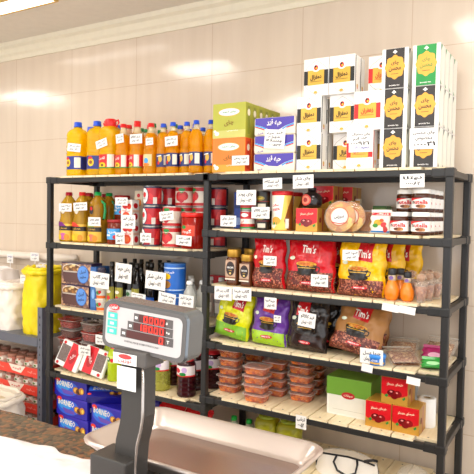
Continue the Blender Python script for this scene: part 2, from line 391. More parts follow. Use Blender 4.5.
# ================================================================== top shelf, left: cooking oil
OIL = mat('ffca04', .06, kind='liquid', alpha=.5); OILB = mat('fbae04', .06, kind='liquid', alpha=.45); NECK = mat('ead9b0', .1, kind='clear', alpha=.3)
LBLUE, CREAM, YEL, SKY, PINK = P('1d2f86', .35), P('efe6d2', .45), P('f2c812', .4), P('3f9fe0', .35), P('d9558a', .4)
def oil_label(R, z0, z1, kind):
    W = R*1.5; h = z1-z0; c = z0+h/2
    if kind == 'blue': return [('r', -W, z0, W*1.4, z1, LBLUE), ('e', -R*.45, c, R*.3, h*.3, YEL), ('e', -R*.45, c, R*.15, h*.14, P('8a4a12')), ('e', -R*.5, c+h*.33, R*.22, h*.1, RED), ('r', R*.35, z0+h*.12, R*.95, z1-h*.1, CREAM), ('t', 'OIL', R*.0, c, R*.28, h*.3, 0, WHITE)][:5]
    if kind == 'navy': return [('r', -W, z0, W*1.4, z1, P('1a2568', .35)), ('e', -R*.1, c+h*.1, R*.3, h*.26, GOLD), ('e', -R*.35, c-h*.2, R*.18, h*.14, RED), ('l', [(-R*.7, c+h*.3), (R*.1, c+h*.36)], .006, WHITE), ('r', R*.45, z0+h*.15, R*1.1, z1-h*.1, CREAM)]
    if kind == 'red': return [('r', -W, z0, W*1.4, z1, RED), ('r', R*.45, z0, R*1.1, z1, CREAM), ('e', -R*.15, z0+h*.22, R*.42, h*.2, YEL), ('e', -R*.15, z0+h*.22, R*.18, h*.09, P('6a3a12')), ('r', -W, z0, W, z0+h*.08, GREEN), ('t', 'لادن', -R*.2, c+h*.22, R*.8, h*.26, 0, WHITE)]
    return [('r', -R*.7, z0+h*.1, R*.8, z1, mat('e3c690', .4)), ('e', 0, c, R*.34, h*.22, SKY), ('e', 0, c-h*.3, R*.5, h*.12, P('e07a20'))]
def big_oil(name, capm, kind, handle=False):
    R = .062; pr = [(R*.93, 0), (R, .008), (R, .035), (R*.965, .04), (R*.965, .125), (R, .13)]
    for k in range(5): pr += [(R, .142+k*.024), (R*.955, .15+k*.024), (R, .158+k*.024)]
    pr += [(R*.93, .275), (R*.7, .293), (R*.36, .303), (R*.33, .316)]
    b = bottle(name, pr, OIL, capm, .032, R*.4, oil_label(R*.97, .042, .124, kind), R*.97, 24, sq=3.2)
    if handle:
        mb = MB(); mb.tube([(.03, 0, .325), (.062, 0, .333), (.066, 0, .318), (.05, 0, .295), (.03, 0, .288)], .0055, capm); mb.build('handle', b); mb = MB(); mb.tube([(-.026, 0, .325), (-.05, 0, .333), (-.058, 0, .32), (-.044, 0, .298)], .0055, capm); mb.build('handle', b)
        mb = MB(); mb.lathe([(.03, .288), (.036, .292), (.034, .338), (.027, .343)], capm, 18); mb.build('collar', b)
    return b
def small_oil(name, capm, kind, R=.042, H=.27, m=OILB):
    pr = [(R*.9, 0), (R, .008), (R, .03), (R*.95, .036), (R*.95, .118), (R, .124), (R*.97, .14), (R*.9, .15), (R*.97, .16), (R*.94, .2), (R*.72, .228)]
    b = bottle(name, pr+[(R*.5, .24)], m, capm, .022, R*.4, oil_label(R*.96, .04, .115, kind), R*.96, 20)
    for c in b.children:
        if c.name.startswith('cap'): c.location.z = H-.24
    mb = MB(); mb.lathe([(R*.5, .24), (R*.36, H-.016), (R*.35, H-.003)], mat('f2e2b4', .1, kind='clear', alpha=.5), 16); mb.build('neck', b); return b
Z = LZ[0]; BC, RC, GC = P('1c4fd0', .35), P('dd1418', .35), P('0a7a3c', .35)
bo = big_oil('oil_bottle', BC, 'blue'); 
put(bo, cx(78, .07, .2), .07, Z, 'big square yellow oil bottle with blue cap, leftmost on the top shelf', 'bottle', 'big oil bottles', rz=.1)
put(bo, cx(97, .075, .2), .085, Z, 'big yellow oil bottle with blue cap, second from the left on the top shelf', 'bottle', 'big oil bottles', rz=.6)
put(bo, cx(117, .27, .2), .27, Z, 'big blue-capped oil bottle mostly hidden behind the red-handled one', 'bottle', 'big oil bottles')
put(bo, cx(89, .26, .2), .26, Z, 'big blue-capped oil bottle in the back row between the two leftmost ones', 'bottle', 'big oil bottles')
put(big_oil('oil_bottle', RC, 'red', True), cx(109.5, .06, .2), .055, Z, 'big oil bottle with a red cap and red carrying handle and red label', 'bottle', 'big oil bottles')
rb = small_oil('oil_bottle', RC, 'red', .048, .285); gb = small_oil('oil_bottle', RC, 'pale', .046, .28); nb = small_oil('oil_bottle', BC, 'navy', .041, .272); rr_ = small_oil('oil_bottle', RC, 'navy', .041, .275); gg = small_oil('oil_bottle', GC, 'pale', .042, .29)
G = 'smaller oil bottles on the top shelf'
put(rb, cx(125, .05, .2), .05, Z, 'oil bottle with red cap and red and white label beside the red-handled bottle', 'bottle', G)
put(rb, cx(137, .05, .2), .055, Z, 'oil bottle with red cap and a red sunflower label, its price card on the neck', 'bottle', G, rz=-.15)
put(gb, cx(151.5, .06, .2), .06, Z, 'oil bottle with red cap and small light blue badge on a pale label', 'bottle', G)
for px, y, l in ((164, .06, 'leftmost of the front row with dark blue labels'), (175.5, .05, 'under the widest price card'), (186.5, .06, 'third of the dark blue labelled row'), (193.5, .13, 'set a little back, fourth of the blue row'), (202, .055, 'fifth of the dark blue labelled row'), (211.5, .06, 'rightmost, beside the tea boxes')):
    put(nb, cx(px, y, .2), y, Z, 'slim amber oil bottle with blue cap, '+l, 'bottle', G, rz=(px % 3-1)*.3)
for i, (px, y, pp, s) in enumerate(((127.5, .17, rb, 1.06), (133, .26, rb, 1), (141, .16, rb, 1.1), (154.5, .16, rr_, 1.04), (161, .27, rr_, 1.02), (180.5, .3, rr_, 1.02), (138.5, .3, gg, 1.05), (147, .31, gg, 1), (151, .21, gg, 1.06), (158, .34, gg, .99), (161.5, .18, gg, 1.0), (170.5, .2, gg, 1.0), (171.5, .32, nb, 1.0), (189.5, .24, nb, .97), (200, .27, nb, 1), (210, .26, nb, .98), (181, .17, nb, 1.0))):
    nm = {id(rb): 'red-capped amber oil bottle', id(rr_): 'red-capped slim oil bottle', id(gg): 'green-capped amber oil bottle', id(nb): 'blue-capped slim oil bottle'}[id(pp)]
    wh = ['behind the red and white labelled bottle', 'far back between the two red-labelled bottles', 'just right of the sunflower bottle, tallest red cap', 'right behind the pale labelled bottle', 'at the back behind the first blue labelled bottle', 'in the back row right of the widest price card', 'at the back against the wall behind the sunflower bottle', 'at the back left of the pale labelled bottle', 'with the highest green cap, behind the pale labelled bottle', 'at the very back near the wall, half hidden', 'in the middle row left of the blue labelled row', 'behind the second blue labelled bottle', 'far back behind the green-capped one', 'back row, low cap between third and fourth front ones', 'back row near the middle post', 'back row beside the tea boxes', 'middle row behind the widest price card'][i]
    put(pp, cx(px, y, .25), y, Z, nm+' '+wh, 'bottle', G, rz=.2*i, sc_=s)
for t in (((67.5, 143.5, 80.5, 151.5), .0, 'price card tied on the leftmost big oil bottle', -.12), ((96, 139.5, 107, 147.5), -.01, 'price card on the second big oil bottle, tilted up to the right', .25), ((116, 134, 123.5, 143), -.02, 'narrow price card beside the red-handled oil bottle', .1), ((130, 134, 142, 143.5), -.005, 'price card on the neck of the sunflower oil bottle', 0), ((145.8, 138, 153, 145), .0, 'tiny price card on the pale labelled oil bottle', .05), ((165, 136.3, 177.5, 146), -.005, 'widest price card among the blue-capped oil bottles', .04)):
    tagpx(*t[0], t[1], t[2], ry=-t[3])

# ================================================================== top shelf, right: tea boxes
Z = RZ[0]
def tea_logo(w_, h_, c): return [('r', -w_/2, h_*.0, w_/2, h_*.22, c), ('e', .0, h_*.74, w_*.34, h_*.125, mat('cfa94a', .35)), ('e', 0, h_*.74, w_*.315, h_*.105, WHITE), ('t', 'چای احمد', 0, h_*.745, w_*.42, h_*.08, 0, GREEN), ('t', 'چای', w_*.0, h_*.42, w_*.3, h_*.17, .15, mat('8b6a12', .4)), ('e', -w_*.36, h_*.13, w_*.07, h_*.06, WHITE), ('e', -w_*.42, h_*.2, w_*.04, h_*.04, WHITE), ('t', 'مخصوص', w_*.12, h_*.2, w_*.34, h_*.05, 0, CREAM)]
OLV = P('b3b33c', .4); ORG = P('ef7d22', .4)
def tea_sides(d_, h_, c1, c2): return [('r', .004, h_*.02, d_-.004, h_*.98, c1), ('r', d_*.3, h_*.1, d_*.7, h_*.9, c2), ('e', d_*.5, h_*.72, d_*.22, h_*.1, CREAM)]
tg = carton('tea_box', .203, .062, .182, OLV, tea_logo(.203, .182, mat('c8c46a', .4)), tea_sides(.062, .182, mat('a7a83a', .4), mat('8c9334', .4)))
to = carton('tea_box', .203, .062, .18, ORG, tea_logo(.203, .18, mat('f0a02c', .4)), tea_sides(.062, .18, mat('e2502a', .4), mat('c7381f', .4)))
for i in range(6):
    y = .02+i*.066
    put(to, .116+.002*(i % 2), y, Z, 'orange tea box at the bottom of the row, %s from the front' % ORD[i], 'tea box', 'orange and green tea boxes')
    put(tg, .116-.002*(i % 2), y, Z+.1805, 'olive green tea box stacked on the orange row, %s from the front' % ORD[i], 'tea box', 'orange and green tea boxes')
PUR = P('4a3aa6', .35); PAPER = P('f0e4cc', .55)
def pack():
    r = root('sugar_cube_pack'); w_, h_, d_ = .232, .0905, .30; mb = MB(); mb.box(-w_/2, 0, 0, w_/2, d_, h_, PAPER, .008); mb.build('wrapper', r)
    mb = MB(); hh = h_
    art(mb, [('p', [(-w_/2+.006, hh*.97), (-w_/2+.006, hh*.62), (-w_*.3, hh*.5), (-w_*.12, hh*.3), (w_*.1, hh*.26), (w_*.28, hh*.48), (w_/2-.006, hh*.62), (w_/2-.006, hh*.97)], PUR),
      ('l', [(-w_/2+.006, hh*.58), (-w_*.3, hh*.45), (-w_*.2, hh*.36)], .007, SKY), ('l', [(-w_/2+.006, hh*.5), (-w_*.32, hh*.38), (-w_*.24, hh*.3)], .005, RED), ('l', [(w_/2-.006, hh*.56), (w_*.3, hh*.44), (w_*.2, hh*.3)], .007, SKY), ('l', [(w_/2-.006, hh*.48), (w_*.3, hh*.37)], .005, RED),
      ('t', 'حبه قند', .0, hh*.66, w_*.36, hh*.42, 0, WHITE), ('t', 'قند', -w_*.34, hh*.12, w_*.16, hh*.1, 0, PUR)], flat(0), step=1)
    mb.build('front_print', r)
    mb = MB(); mb.box(w_/2-.002, .02, .006, w_/2+.006, d_-.02, h_-.006, BLUE, .004); mb.build('end_fold', r)
    return r
pk = pack()
for i, n_ in enumerate(('bottom', 'middle', 'top')): put(pk, .383, .025, Z+.0912*i, 'cream and purple sugar cube pack, %s of the stack of three' % n_, 'pack', 'sugar cube packs')

def white_tea(name, c, red=False):
    w_, d_, h_ = .127, .068, .178; g = mat('d9ab45', .3, .3); fr = []
    fr += [('r', -w_/2+.001, h_*.3, w_/2-.001, h_*.68, c), ('r', -w_*.33, h_*.29, w_*.33, h_*.69, g)]
    arc = [(-w_*.46, h_*.68), (-w_*.36, h_*.78), (-w_*.16, h_*.88), (0, h_*.95), (w_*.16, h_*.88), (w_*.36, h_*.78), (w_*.46, h_*.68)]
    ln = P('9a8f84', .5)
    fr += [('l', arc, .0016, ln), ('l', [(x, h_-z-.003) for x, z in arc], .0016, ln), ('e', 0, h_*.74, w_*.17, h_*.1, WHITE), ('e', .0, h_*.75, w_*.085, h_*.07, RED), ('e', -w_*.02, h_*.78, w_*.04, h_*.03, BLACK), ('e', w_*.02, h_*.735, w_*.035, h_*.025, YEL)]
    fr += [('t', 'زعفران' if red else 'دوغزال', 0, h_*.49, w_*.46, h_*.16, .08, RED if red else BLACK), ('e', 0, h_*.09, w_*.07, h_*.035, g), ('l', [(-w_*.25, h_*.38), (w_*.25, h_*.38)], .0015, RED if red else BLACK)]
    sd = [('r', d_*.25, h_*.08, d_*.75, h_*.92, P('efebe3')), ('r', d_*.1, h_*.02, d_*.2, h_*.98, c), ('e', d_*.5, h_*.2, d_*.14, h_*.05, g), ('r', d_*.42, h_*.12, d_*.58, h_*.16, RED)]
    return carton(name, w_, d_, h_, WHITE, fr, sd)
wt = white_tea('tea_box', BLACK); wr_ = white_tea('tea_box', P('e0201c', .4), True)
G = 'white and gold tea boxes'
for r_ in range(2):
    q = ('bottom', 'second')[r_]
    put(wt, .577-.003*r_, .02, Z+.1785*r_, 'white tea box with black band and gold panel, leftmost column, %s row' % q, 'tea box', G)
    put(wt, .577, .095, Z+.1785*r_, 'white tea box hidden behind the leftmost column, %s row' % q, 'tea box', G)
    put(wt, .735, .045 + .055*(1-r_), Z+.1785*r_, 'white tea box with black band in the middle column, %s row' % q, 'tea box', G)
put(wt, .607, .02, Z+.357, 'white tea box with black band, upper left of the top row with logo hanging low', 'tea box', G)
put(wt, .738, .02, Z+.357, 'white tea box with black band on top, second from the left', 'tea box', G)
put(wt, .738, .09, Z+.357, 'white tea box behind the second one of the top row', 'tea box', G)
put(wr_, .834, .02, Z, 'white tea box with red band on the bottom row under a big price card', 'tea box', G)
put(wr_, .866, .02, Z+.1785, 'white tea box with red band in the second row', 'tea box', G)
put(wr_, .90, .11, Z+.357, 'white tea box with red band on the top row, set back', 'tea box', G)
put(wr_, .866, .11, Z+.1785, 'white tea box with red band at the back of the second row', 'tea box', G)
put(wr_, .866, .11, Z, 'white tea box with red band at the back of the bottom row', 'tea box', G)
def medal_tea(c, txt):
    w_, d_, h_ = .118, .09, .177; g = P('e0a236', .35); n = 24
    star = [(w_*.37*(1+.07*math.cos(8*a))*math.cos(a), h_*.53+h_*.29*(1+.07*math.cos(8*a))*math.sin(a)) for a in [2*PI*i/n/2 for i in range(2*n)]]
    fr = [('r', -w_*.36, .001, w_*.36, h_-.001, c), ('p', star, g), ('t', 'چای', 0, h_*.63, w_*.3, h_*.12, 0, BLACK if c is not GREEN else c), ('t', 'محسن', 0, h_*.48, w_*.46, h_*.13, 0, BLACK if c is not GREEN else c), ('l', [(-w_*.14, h_*.36), (w_*.14, h_*.36)], .002, BLACK),
          ('p', [(-.011, h_*.9), (0, h_*.96), (.011, h_*.9), (.006, h_*.89), (0, h_*.86), (-.006, h_*.89)], WHITE), ('t', 'MOHSEN TEA', 0, h_*.07, w_*.4, h_*.03, 0, WHITE)]
    sd = [('r', .006, .004, d_-.006, h_-.004, mat('eceadd', .45)), ('r', .001, .002, .008, h_-.002, mat('d9dccb', .5)), ('p', [(.008, h_-.003), (d_*.35, h_-.003), (.012, h_-.03)], c), ('p', [(.008, .003), (d_*.3, .003), (.01, .02)], c)]
    return carton('tea_box', w_, d_, h_, WHITE, fr, sd)
mk = medal_tea(P('2b2624', .4), 0); mg = medal_tea(GREEN, 1); G = 'tea boxes with a round gold medallion'
for r_ in range(3):
    q = ('bottom', 'middle', 'top')[r_]
    put(mk, .989, .02, Z+.1785*r_, 'black and white tea box with gold medallion, left column, %s one' % q, 'tea box', G)
    if r_ < 2: put(mk, .989, .115, Z+.1785*r_, 'black and white medallion tea box behind the left column, %s one' % q, 'tea box', G)
    for k in range(4):
        pp = mg if r_ == 2 else mk
        put(pp, 1.126, .02+k*.093, Z+.1785*r_, '%s and white medallion tea box, right column, %s one, %s from the front' % ('green' if r_ == 2 else 'black', q, ORD[k]), 'tea box', G)
Y_ = .016
tagpx(232, 155.5, 249, 165.3, Y_, 'price card on the front orange tea box')
tagpx(264.5, 129.5, 285, 148.5, Y_, 'large four line price card on the purple sugar cube packs', txt=['قند حبه', 'ویژه', 'بسته', '۳۲۵۰۰۰'], ry=.08)
tagpx(349, 130, 373, 152, Y_, 'large price card with a blue last line on the red-banded tea box', txt=['چای دوغزال', '۴۵۰ گرم', '۱۲۹۰۰۰', 'تخفیف دار'], ink=P('2a32a0'))
tagpx(409.5, 128, 437.5, 149, Y_, 'largest price card, on the bottom box of the black and green tea column', txt=['چای محسن', 'مخصوص', '۱۴۰۰۰۰'])

# ================================================================== left unit, upper shelf
Z = LZ[1]
def jug(capm, band, fig, handle=None, m=None):
    R = .055; pr = [(R*.92, 0), (R, .01), (R*.97, .05), (R, .1), (R*.98, .13), (R*.86, .16), (R*.88, .19), (R*.93, .215), (R*.8, .25), (R*.5, .278), (R*.33, .29), (R*.31, .3)]
    lab = [('r', -.055, .012, .07, .115, mat('e6b63a', .4)), ('r', -.055, .072, .07, .1, mat('2a1c14', .4)), ('t', 'عصاره', .005, .086, .06, .016, 0, GOLD), ('e', .005, .035, .03, .022, fig), ('e', -.025, .03, .018, .018, YEL), ('e', .03, .03, .016, .02, P('f08a1c')), ('p', [(-.055, .1), (.03, .1), (.0, .125), (-.055, .13)], band)]
    b = bottle('syrup_bottle', pr, m or mat('c99a22', .12, kind='liquid', alpha=.6), capm, .022, .0215, lab, R, 22, sq=2.8)
    if handle:
        mb = MB(); mb.tube([(.03, 0, .262), (.062, 0, .245), (.068, 0, .2), (.06, 0, .155), (.045, 0, .15)], .0085, handle); mb.build('handle', b)
    mb = MB(); art(mb, [('e', 0, .205, .018, .026, BLACK if handle else CREAM), ('e', 0, .215, .011, .012, RED)], sqcyl(R*.93, 2.8)); mb.build('badge', b); return b
DR = P('b0142e', .35)
j1 = jug(DR, P('7a1f80', .4), P('c05a9a')); j2 = jug(P('e01c1c', .35), P('e0301c', .4), P('e8b018')); j3 = jug(P('0aa04a', .35), P('9aa838', .4), P('d8765a'), P('0a8a44', .35), mat('b8861c', .12, kind='liquid', alpha=.65))
G = 'syrup bottles on the upper left shelf'
put(j1, cx(69, .07, -.25), .07, Z, 'yellow syrup bottle with dark red cap and purple label band, leftmost', 'bottle', G)
put(j2, cx(83, .07, -.25), .065, Z, 'syrup bottle with bright red cap and red label band, second from the left', 'bottle', G)
put(j3, cx(99, .07, -.25), .06, Z, 'syrup bottle with bright green cap and green side handle', 'bottle', G, rz=-.1)
put(j3, cx(109, .19, -.25), .19, Z, 'second green-capped syrup bottle behind the front one', 'bottle', G, rz=-.2)
put(j1, cx(89.5, .24, -.25), .24, Z, 'dark red capped syrup bottle at the back left of the green one', 'bottle', G)
put(j1, cx(94.5, .31, -.25), .33, Z, 'dark red capped syrup bottle furthest back, just left of the green cap', 'bottle', G)
put(j2, cx(75, .25, -.25), .25, Z, 'red-capped syrup bottle at the back between the two leftmost', 'bottle', G)
tm = mat('7e2a12', .15, kind='liquid', alpha=.85)
pj = can('jam_jar', .048, .15, tm, [('r', -.07, .03, .08, .095, SKY), ('r', -.06, .05, .0, .06, WHITE), ('t', 'مربا', .01, .075, .05, .022, 0, WHITE), ('e', .03, .045, .014, .012, RED)], mat('a01a18', .35), .018)
G = 'jars with light blue labels'
put(pj, cx(114.5, .05, -.3), .055, Z, 'brown preserve jar with light blue label and dark red lid, front one', 'jar', G, rz=.1)
put(pj, cx(122, .17, -.3), .17, Z, 'light blue labelled jar behind the front one, lower', 'jar', G)
put(pj, cx(122, .17, -.3), .17, Z+.1505, 'light blue labelled jar stacked on the rear one, its lid under the shelf bar', 'jar', G)
put(pj, cx(127, .28, -.3), .30, Z, 'light blue labelled jar furthest back beside the tomato cartons', 'jar', G)
TOM = [('e', -.01, .1, .024, .02, RED), ('e', .022, .096, .018, .017, P('e03a1c')), ('e', -.002, .035, .032, .028, P('e8502a', .4)), ('e', -.002, .035, .02, .016, P('f07a48', .4)), ('l', [(-.012, .12), (.0, .125), (.01, .118)], .005, GREEN), ('t', 'رب گوجه', .0, .07, .06, .018, 0, RED)]
tc_ = carton('tomato_carton', .092, .06, .135, P('f4efe8', .4), TOM, [('e', .03, .035, .018, .02, RED), ('e', .03, .1, .018, .016, RED), ('r', .004, .06, .056, .075, P('e8c0a8'))])
put(tc_, cx(127.5, .04, -.33), .035, Z, 'white tomato paste carton on the shelf behind two price cards', 'carton', 'tomato cartons', rz=.05)
put(tc_, cx(132, .10, -.2), .05, Z+.1355, 'white tomato paste carton stacked on the lower one', 'carton', 'tomato cartons', rz=-.06)
oc = carton('juice_carton', .065, .06, .33, P('ead9bc', .4), [('e', 0, .255, .022, .024, P('f0861c')), ('e', 0, .3, .013, .012, RED), ('e', -.01, .2, .018, .016, P('f4b040'))])
put(oc, cx(138.5, .17, -.2), .17, Z, 'tall cream juice carton with orange fruit behind the tomato cartons', 'carton')
STR = mat('b51420', .3, kind='speck', h2='e43a34', h3='c81c26', scale=26)
NAVY = P('1e2646', .35)
def tom_can(kind):
    R, h = .052, .117
    if kind == 0: lab = [('r', -.075, .004, .12, h-.004, STR), ('r', -.075, .004, .12, .012, NAVY), ('r', -.075, h-.014, .12, h-.004, NAVY), ('e', -.028, h*.5, .03, h*.42, NAVY), ('e', -.028, h*.5, .026, h*.38, WHITE), ('e', -.028, h*.56, .014, .016, RED), ('t', 'رب', -.028, h*.36, .022, .016, 0, NAVY), ('r', .028, .012, .05, .05, P('d8cfc6'))]
    else: lab = [('r', -.075, .004, .12, h-.004, P('e6dfce', .4)), ('r', -.075, h-.028, .12, h-.006, P('c01c1c', .35)), ('e', 0, h-.02, .022, .009, GREEN), ('r', -.075, .006, .12, .022, P('c01c1c', .35)), ('e', -.014, h*.5, .025, .028, STR), ('e', .014, h*.52, .024, .026, STR), ('e', .0, h*.36, .018, .02, STR), ('l', [(-.01, h*.72), (0, h*.66), (.012, h*.72)], .005, GREEN)]
    return can('tomato_can', R, h, P('262a3c', .35) if kind == 0 else P('d9d2c2', .35), lab)
c0, c1 = tom_can(0), tom_can(1); G = 'cans on the upper left shelf'; st3 = ('bottom', 'middle', 'top')
for k in range(3):
    put(c0, cx(151.5, .06, -.25)+.003*k, .06, Z+.1175*k, 'dark can with white oval and red fruit, %s of the left stack' % st3[k], 'can', G, rz=.1*k)
    put(c0, cx(168, .20, -.25)+.003*k, .2, Z+.1175*k, 'dark can with white oval, %s of the stack behind' % st3[k], 'can', G)
for k in range(2): put(c1, cx(171.5, .06, -.33), .062, Z+.1175*k, 'cream can with red strawberries and green leaf, %s, left of the red jar' % ('bottom' if k == 0 else 'on top'), 'can', G)
for k in range(3):
    put(c1, cx(186, .17, -.25), .17, Z+.1175*k, 'cream strawberry can, %s of the stack behind the red jar' % st3[k], 'can', G, rz=.3)
    put(c1, cx(199.5, .19, -.25), .2, Z+.1175*k, 'cream strawberry can, %s of the stack beside the middle post' % st3[k], 'can', G, rz=-.5)
    put(c0, cx(216.5, .27, -.2)+.002*k, .28, Z+.1175*k, 'dark can with white oval seen to the right of the middle post, %s of three' % st3[k], 'can', G, rz=-.9)
RJ = mat('a8180c', .12, kind='liquid', alpha=.88)
rj = can('tomato_paste_jar', .066, .2, RJ, [('r', -.045, .07, .05, .13, P('e0401c', .35)), ('e', -.02, .12, .018, .01, GREEN), ('t', 'گوجه', .0, .095, .06, .025, 0, WHITE)], P('e81c14', .35), .024)
put(rj, cx(191.5, .06, -.3), .075, Z, 'large red jar of tomato paste with bright red lid by the middle post', 'jar')
for t in (((59, 203.5, 71.5, 211.5), .005, 'price card on the leftmost syrup bottle', 0), ((73.5, 202.5, 87, 210.5), .0, 'price card on the red-capped syrup bottle', .05), ((88.3, 217.3, 100.5, 226), -.01, 'price card hanging on the green-capped syrup bottle', 0), ((115.3, 197.5, 127.5, 205.5), .03, 'price card in front of the stacked blue labelled jar lid', 0), ((121.5, 215, 135.2, 228.5), -.01, 'big price card on the upper tomato carton', 0), ((115.5, 232.5, 124.5, 244), -.012, 'price card beside the lower tomato carton, partly see-through', .05), ((159.5, 211.3, 173.5, 220.3), -.01, 'price card on the middle dark can', .1), ((140.3, 233, 151, 242.5), -.012, 'price card on the bottom dark can', 0), ((176, 235.5, 191.5, 245.5), -.014, 'price card in front of the large red jar', -.04)):
    tagpx(*t[0], t[1], t[2], ry=-t[3])

# ================================================================== left unit, middle shelf
Z = LZ[2]; NUT = mat('a8743a', .5, kind='speck', h2='f4d090', h3='5a3420', scale=50); NUT2 = mat('5a3c34', .5, kind='speck', h2='d8a878', h3='8a6a64', scale=60)
def nut_pack():
    r = root('mixed_nut_pack'); w_, h_, d_ = .262, .142, .1; mb = MB(); mb.box(-w_/2, 0, 0, w_/2, d_, h_, P('3b2c4e', .35), .003); mb.build('box_body', r)
    mb = MB(); art(mb, [('r', -w_/2+.002, .003, w_/2-.002, h_-.006, NUT2), ('e', -w_*.12, h_*.7, w_*.34, h_*.26, mat('e8dccb', .3)), ('e', -w_*.12, h_*.69, w_*.32, h_*.23, NUT), ('p', [(-w_*.46, h_*.62), (w_*.22, h_*.62), (w_*.16, h_*.1), (-w_*.4, h_*.1)], mat('5a3a38', .25, alpha=.5)), ('r', -w_*.44, h_*.56, w_*.2, h_*.62, P('bdb0a6', .3)), ('e', w_*.24, h_*.5, w_*.19, h_*.4, P('2f5fb8', .35)), ('e', w_*.24, h_*.5, w_*.175, h_*.37, P('5b93e0', .35)), ('t', 'آجیل', w_*.24, h_*.62, w_*.22, h_*.2, .1, P('16306e')), ('t', 'مخلوط', w_*.24, h_*.38, w_*.22, h_*.16, .1, P('16306e'))], flat(0), step=1); mb.build('front_print', r); return r
npk = nut_pack()
put(npk, -1.04, .04, Z, 'box of mixed nuts with blue oval badge, lower of the two at the left', 'box', 'mixed nut boxes', rz=-.04)
put(npk, -1.035, .045, Z+.1425, 'box of mixed nuts with blue oval badge, upper of the two at the left', 'box', 'mixed nut boxes', rz=.02)
bp_ = carton('blue_packet', .05, .12, .27, P('2b5c9c', .35), [('r', -.02, .02, .02, .25, P('3e76b8', .35)), ('t', 'نمک', 0, .19, .03, .03, 0, WHITE), ('e', 0, .1, .012, .03, P('8ab8e8'))], [('r', .01, .02, .11, .25, P('244f88', .35))])
put(bp_, cx(94.3, .04, -.68), .03, Z, 'tall narrow blue packet standing beside the nut boxes', 'packet')
def cup():
    r = root('food_cup'); mb = MB(); mb.lathe([(.034, 0), (.042, .068), (.045, .07)], P('f2eee4', .4), 22); mb.build('cup_body', r)
    mb = MB(); art(mb, [('r', -.05, .006, .05, .022, P('ef6a14')), ('e', .0, .04, .018, .012, P('3a8a3c')), ('e', .012, .045, .01, .01, RED)], lambda u, v, d: (math.sin(u/.038)*(.034+.008*v/.068+d), -math.cos(u/.038)*(.034+.008*v/.068+d), v)); mb.build('label', r)
    mb = MB(); mb.lathe([(.046, .068), (.046, .073), (.043, .074)], P('e8dccb', .4), 22); mb.build('lid', r); return r
cp_ = cup()
for k in range(3): put(cp_, cx(101.8, .05, -.75), .055, Z+.0745*k, 'white and orange food cup by the blue packet, %s of the stack' % st3[k], 'cup', 'white and orange cups')
mb = MB(); mb.lathe([(.045, 0), (.052, .05), (.056, .056), (.052, .07), (.03, .078)], mat('6e6270', .2, kind='clear', alpha=.6), 24); o = mb.build('clear_tub'); o.scale = (.56,)*3; o.location = (cx(104.5, .1, -.55), .07, Z+.0745*3)
tag(o, 'smoky plastic tub on top of the stack of cups', 'tub')
DKB = mat('1a1410', .12)
def sauce(lab, H=.29, R=.032):
    pr = [(R*.9, 0), (R, .006), (R, H*.6), (R*.9, H*.68), (R*.5, H*.78), (R*.4, H*.84), (R*.4, H*.98)]
    l = [('r', -R*1.1, H*.1, R*1.1, H*.55, mat('a39a2c', .4)), ('e', 0, H*.32, R*.4, R*.4, RED), ('r', -R*.7, H*.13, R*.7, H*.2, P('5a6a20')), ('e', 0, H*.45, R*.5, .01, CREAM)] if lab == 1 else [('r', -R*1.1, H*.1, R*1.1, H*.5, P('c9d2c8', .4)), ('r', -R*.8, H*.2, R*.8, H*.3, P('3a6a3c')), ('e', 0, H*.42, R*.5, .012, P('3a6a3c'))]
    return bottle('glass_bottle', pr, DKB, P('14110f', .35), .03, R*.45, l if lab else (), R)
s1, s2, s0 = sauce(1), sauce(2, .29, .028), sauce(0, .3, .03); G = 'black bottles on the middle left shelf'
for px, y, pp, l in ((112, .05, s1, 'black bottle with olive green label and red dot, leftmost'), (122.5, .055, s1, 'black bottle with green label and red dot under the big price card'), (129, .075, s2, 'slim black bottle with pale label right of the big price card'), (137, .07, s1, 'black bottle with green label and red dot behind the blue box'), (145, .1, s0, 'plain black bottle rising behind the blue box'), (152, .09, s0, 'plain black bottle left of the wide price card'), (158.5, .11, s0, 'plain black bottle beside the blue tin'), (126, .2, s0, 'plain black bottle in the second row at the left'), (134.5, .21, s0, 'plain black bottle in the second row, second from left'), (142.5, .22, s0, 'plain black bottle in the second row, third from left'), (149.5, .23, s0, 'plain black bottle in the second row, fourth from left'), (156.5, .24, s0, 'plain black bottle in the second row, fifth from left'), (164.5, .25, s0, 'plain black bottle behind the blue tins')):
    put(pp, cx(px, y, -.65), y, Z, l, 'bottle', G)
BT = mat('1f6fc8', .35)
bb_ = carton('blue_box', .085, .06, .115, P('2f6fd8', .4), [('r', -.035, .07, .035, .1, P('6ba4f0')), ('t', 'آلمان', 0, .085, .05, .018, 0, WHITE)]); put(bb_, cx(140.5, .0, -.74), -.005+.01, Z, 'bright blue box in front of the black bottles', 'box', rz=-.15)
ob_ = carton('orange_box', .05, .05, .1, P('c9821c', .4), [('e', 0, .06, .016, .02, YEL), ('r', -.018, .015, .018, .03, P('7a3a10'))]); put(ob_, cx(155.5, .02, -.75), .012, Z, 'small orange box between the blue box and the tins', 'box')
tin = can('powder_tin', .062, .165, BT, [('r', -.09, .004, .12, .161, P('1c64c0', .35)), ('e', -.01, .09, .025, .018, YEL), ('e', -.012, .045, .028, .022, P('a8742c')), ('r', -.085, .135, .1, .142, P('b8cfe8')), ('t', 'شیرخشک', .0, .115, .07, .018, 0, WHITE), ('r', -.085, .012, .1, .018, P('b8cfe8'))], P('3a70b8', .3), .012)
for k in range(2): put(tin, cx(174.5, .06, -.65), .07, Z+.1655*k, 'large blue powder tin, %s of the pair' % ('lower' if k == 0 else 'upper'), 'tin', 'blue tins')
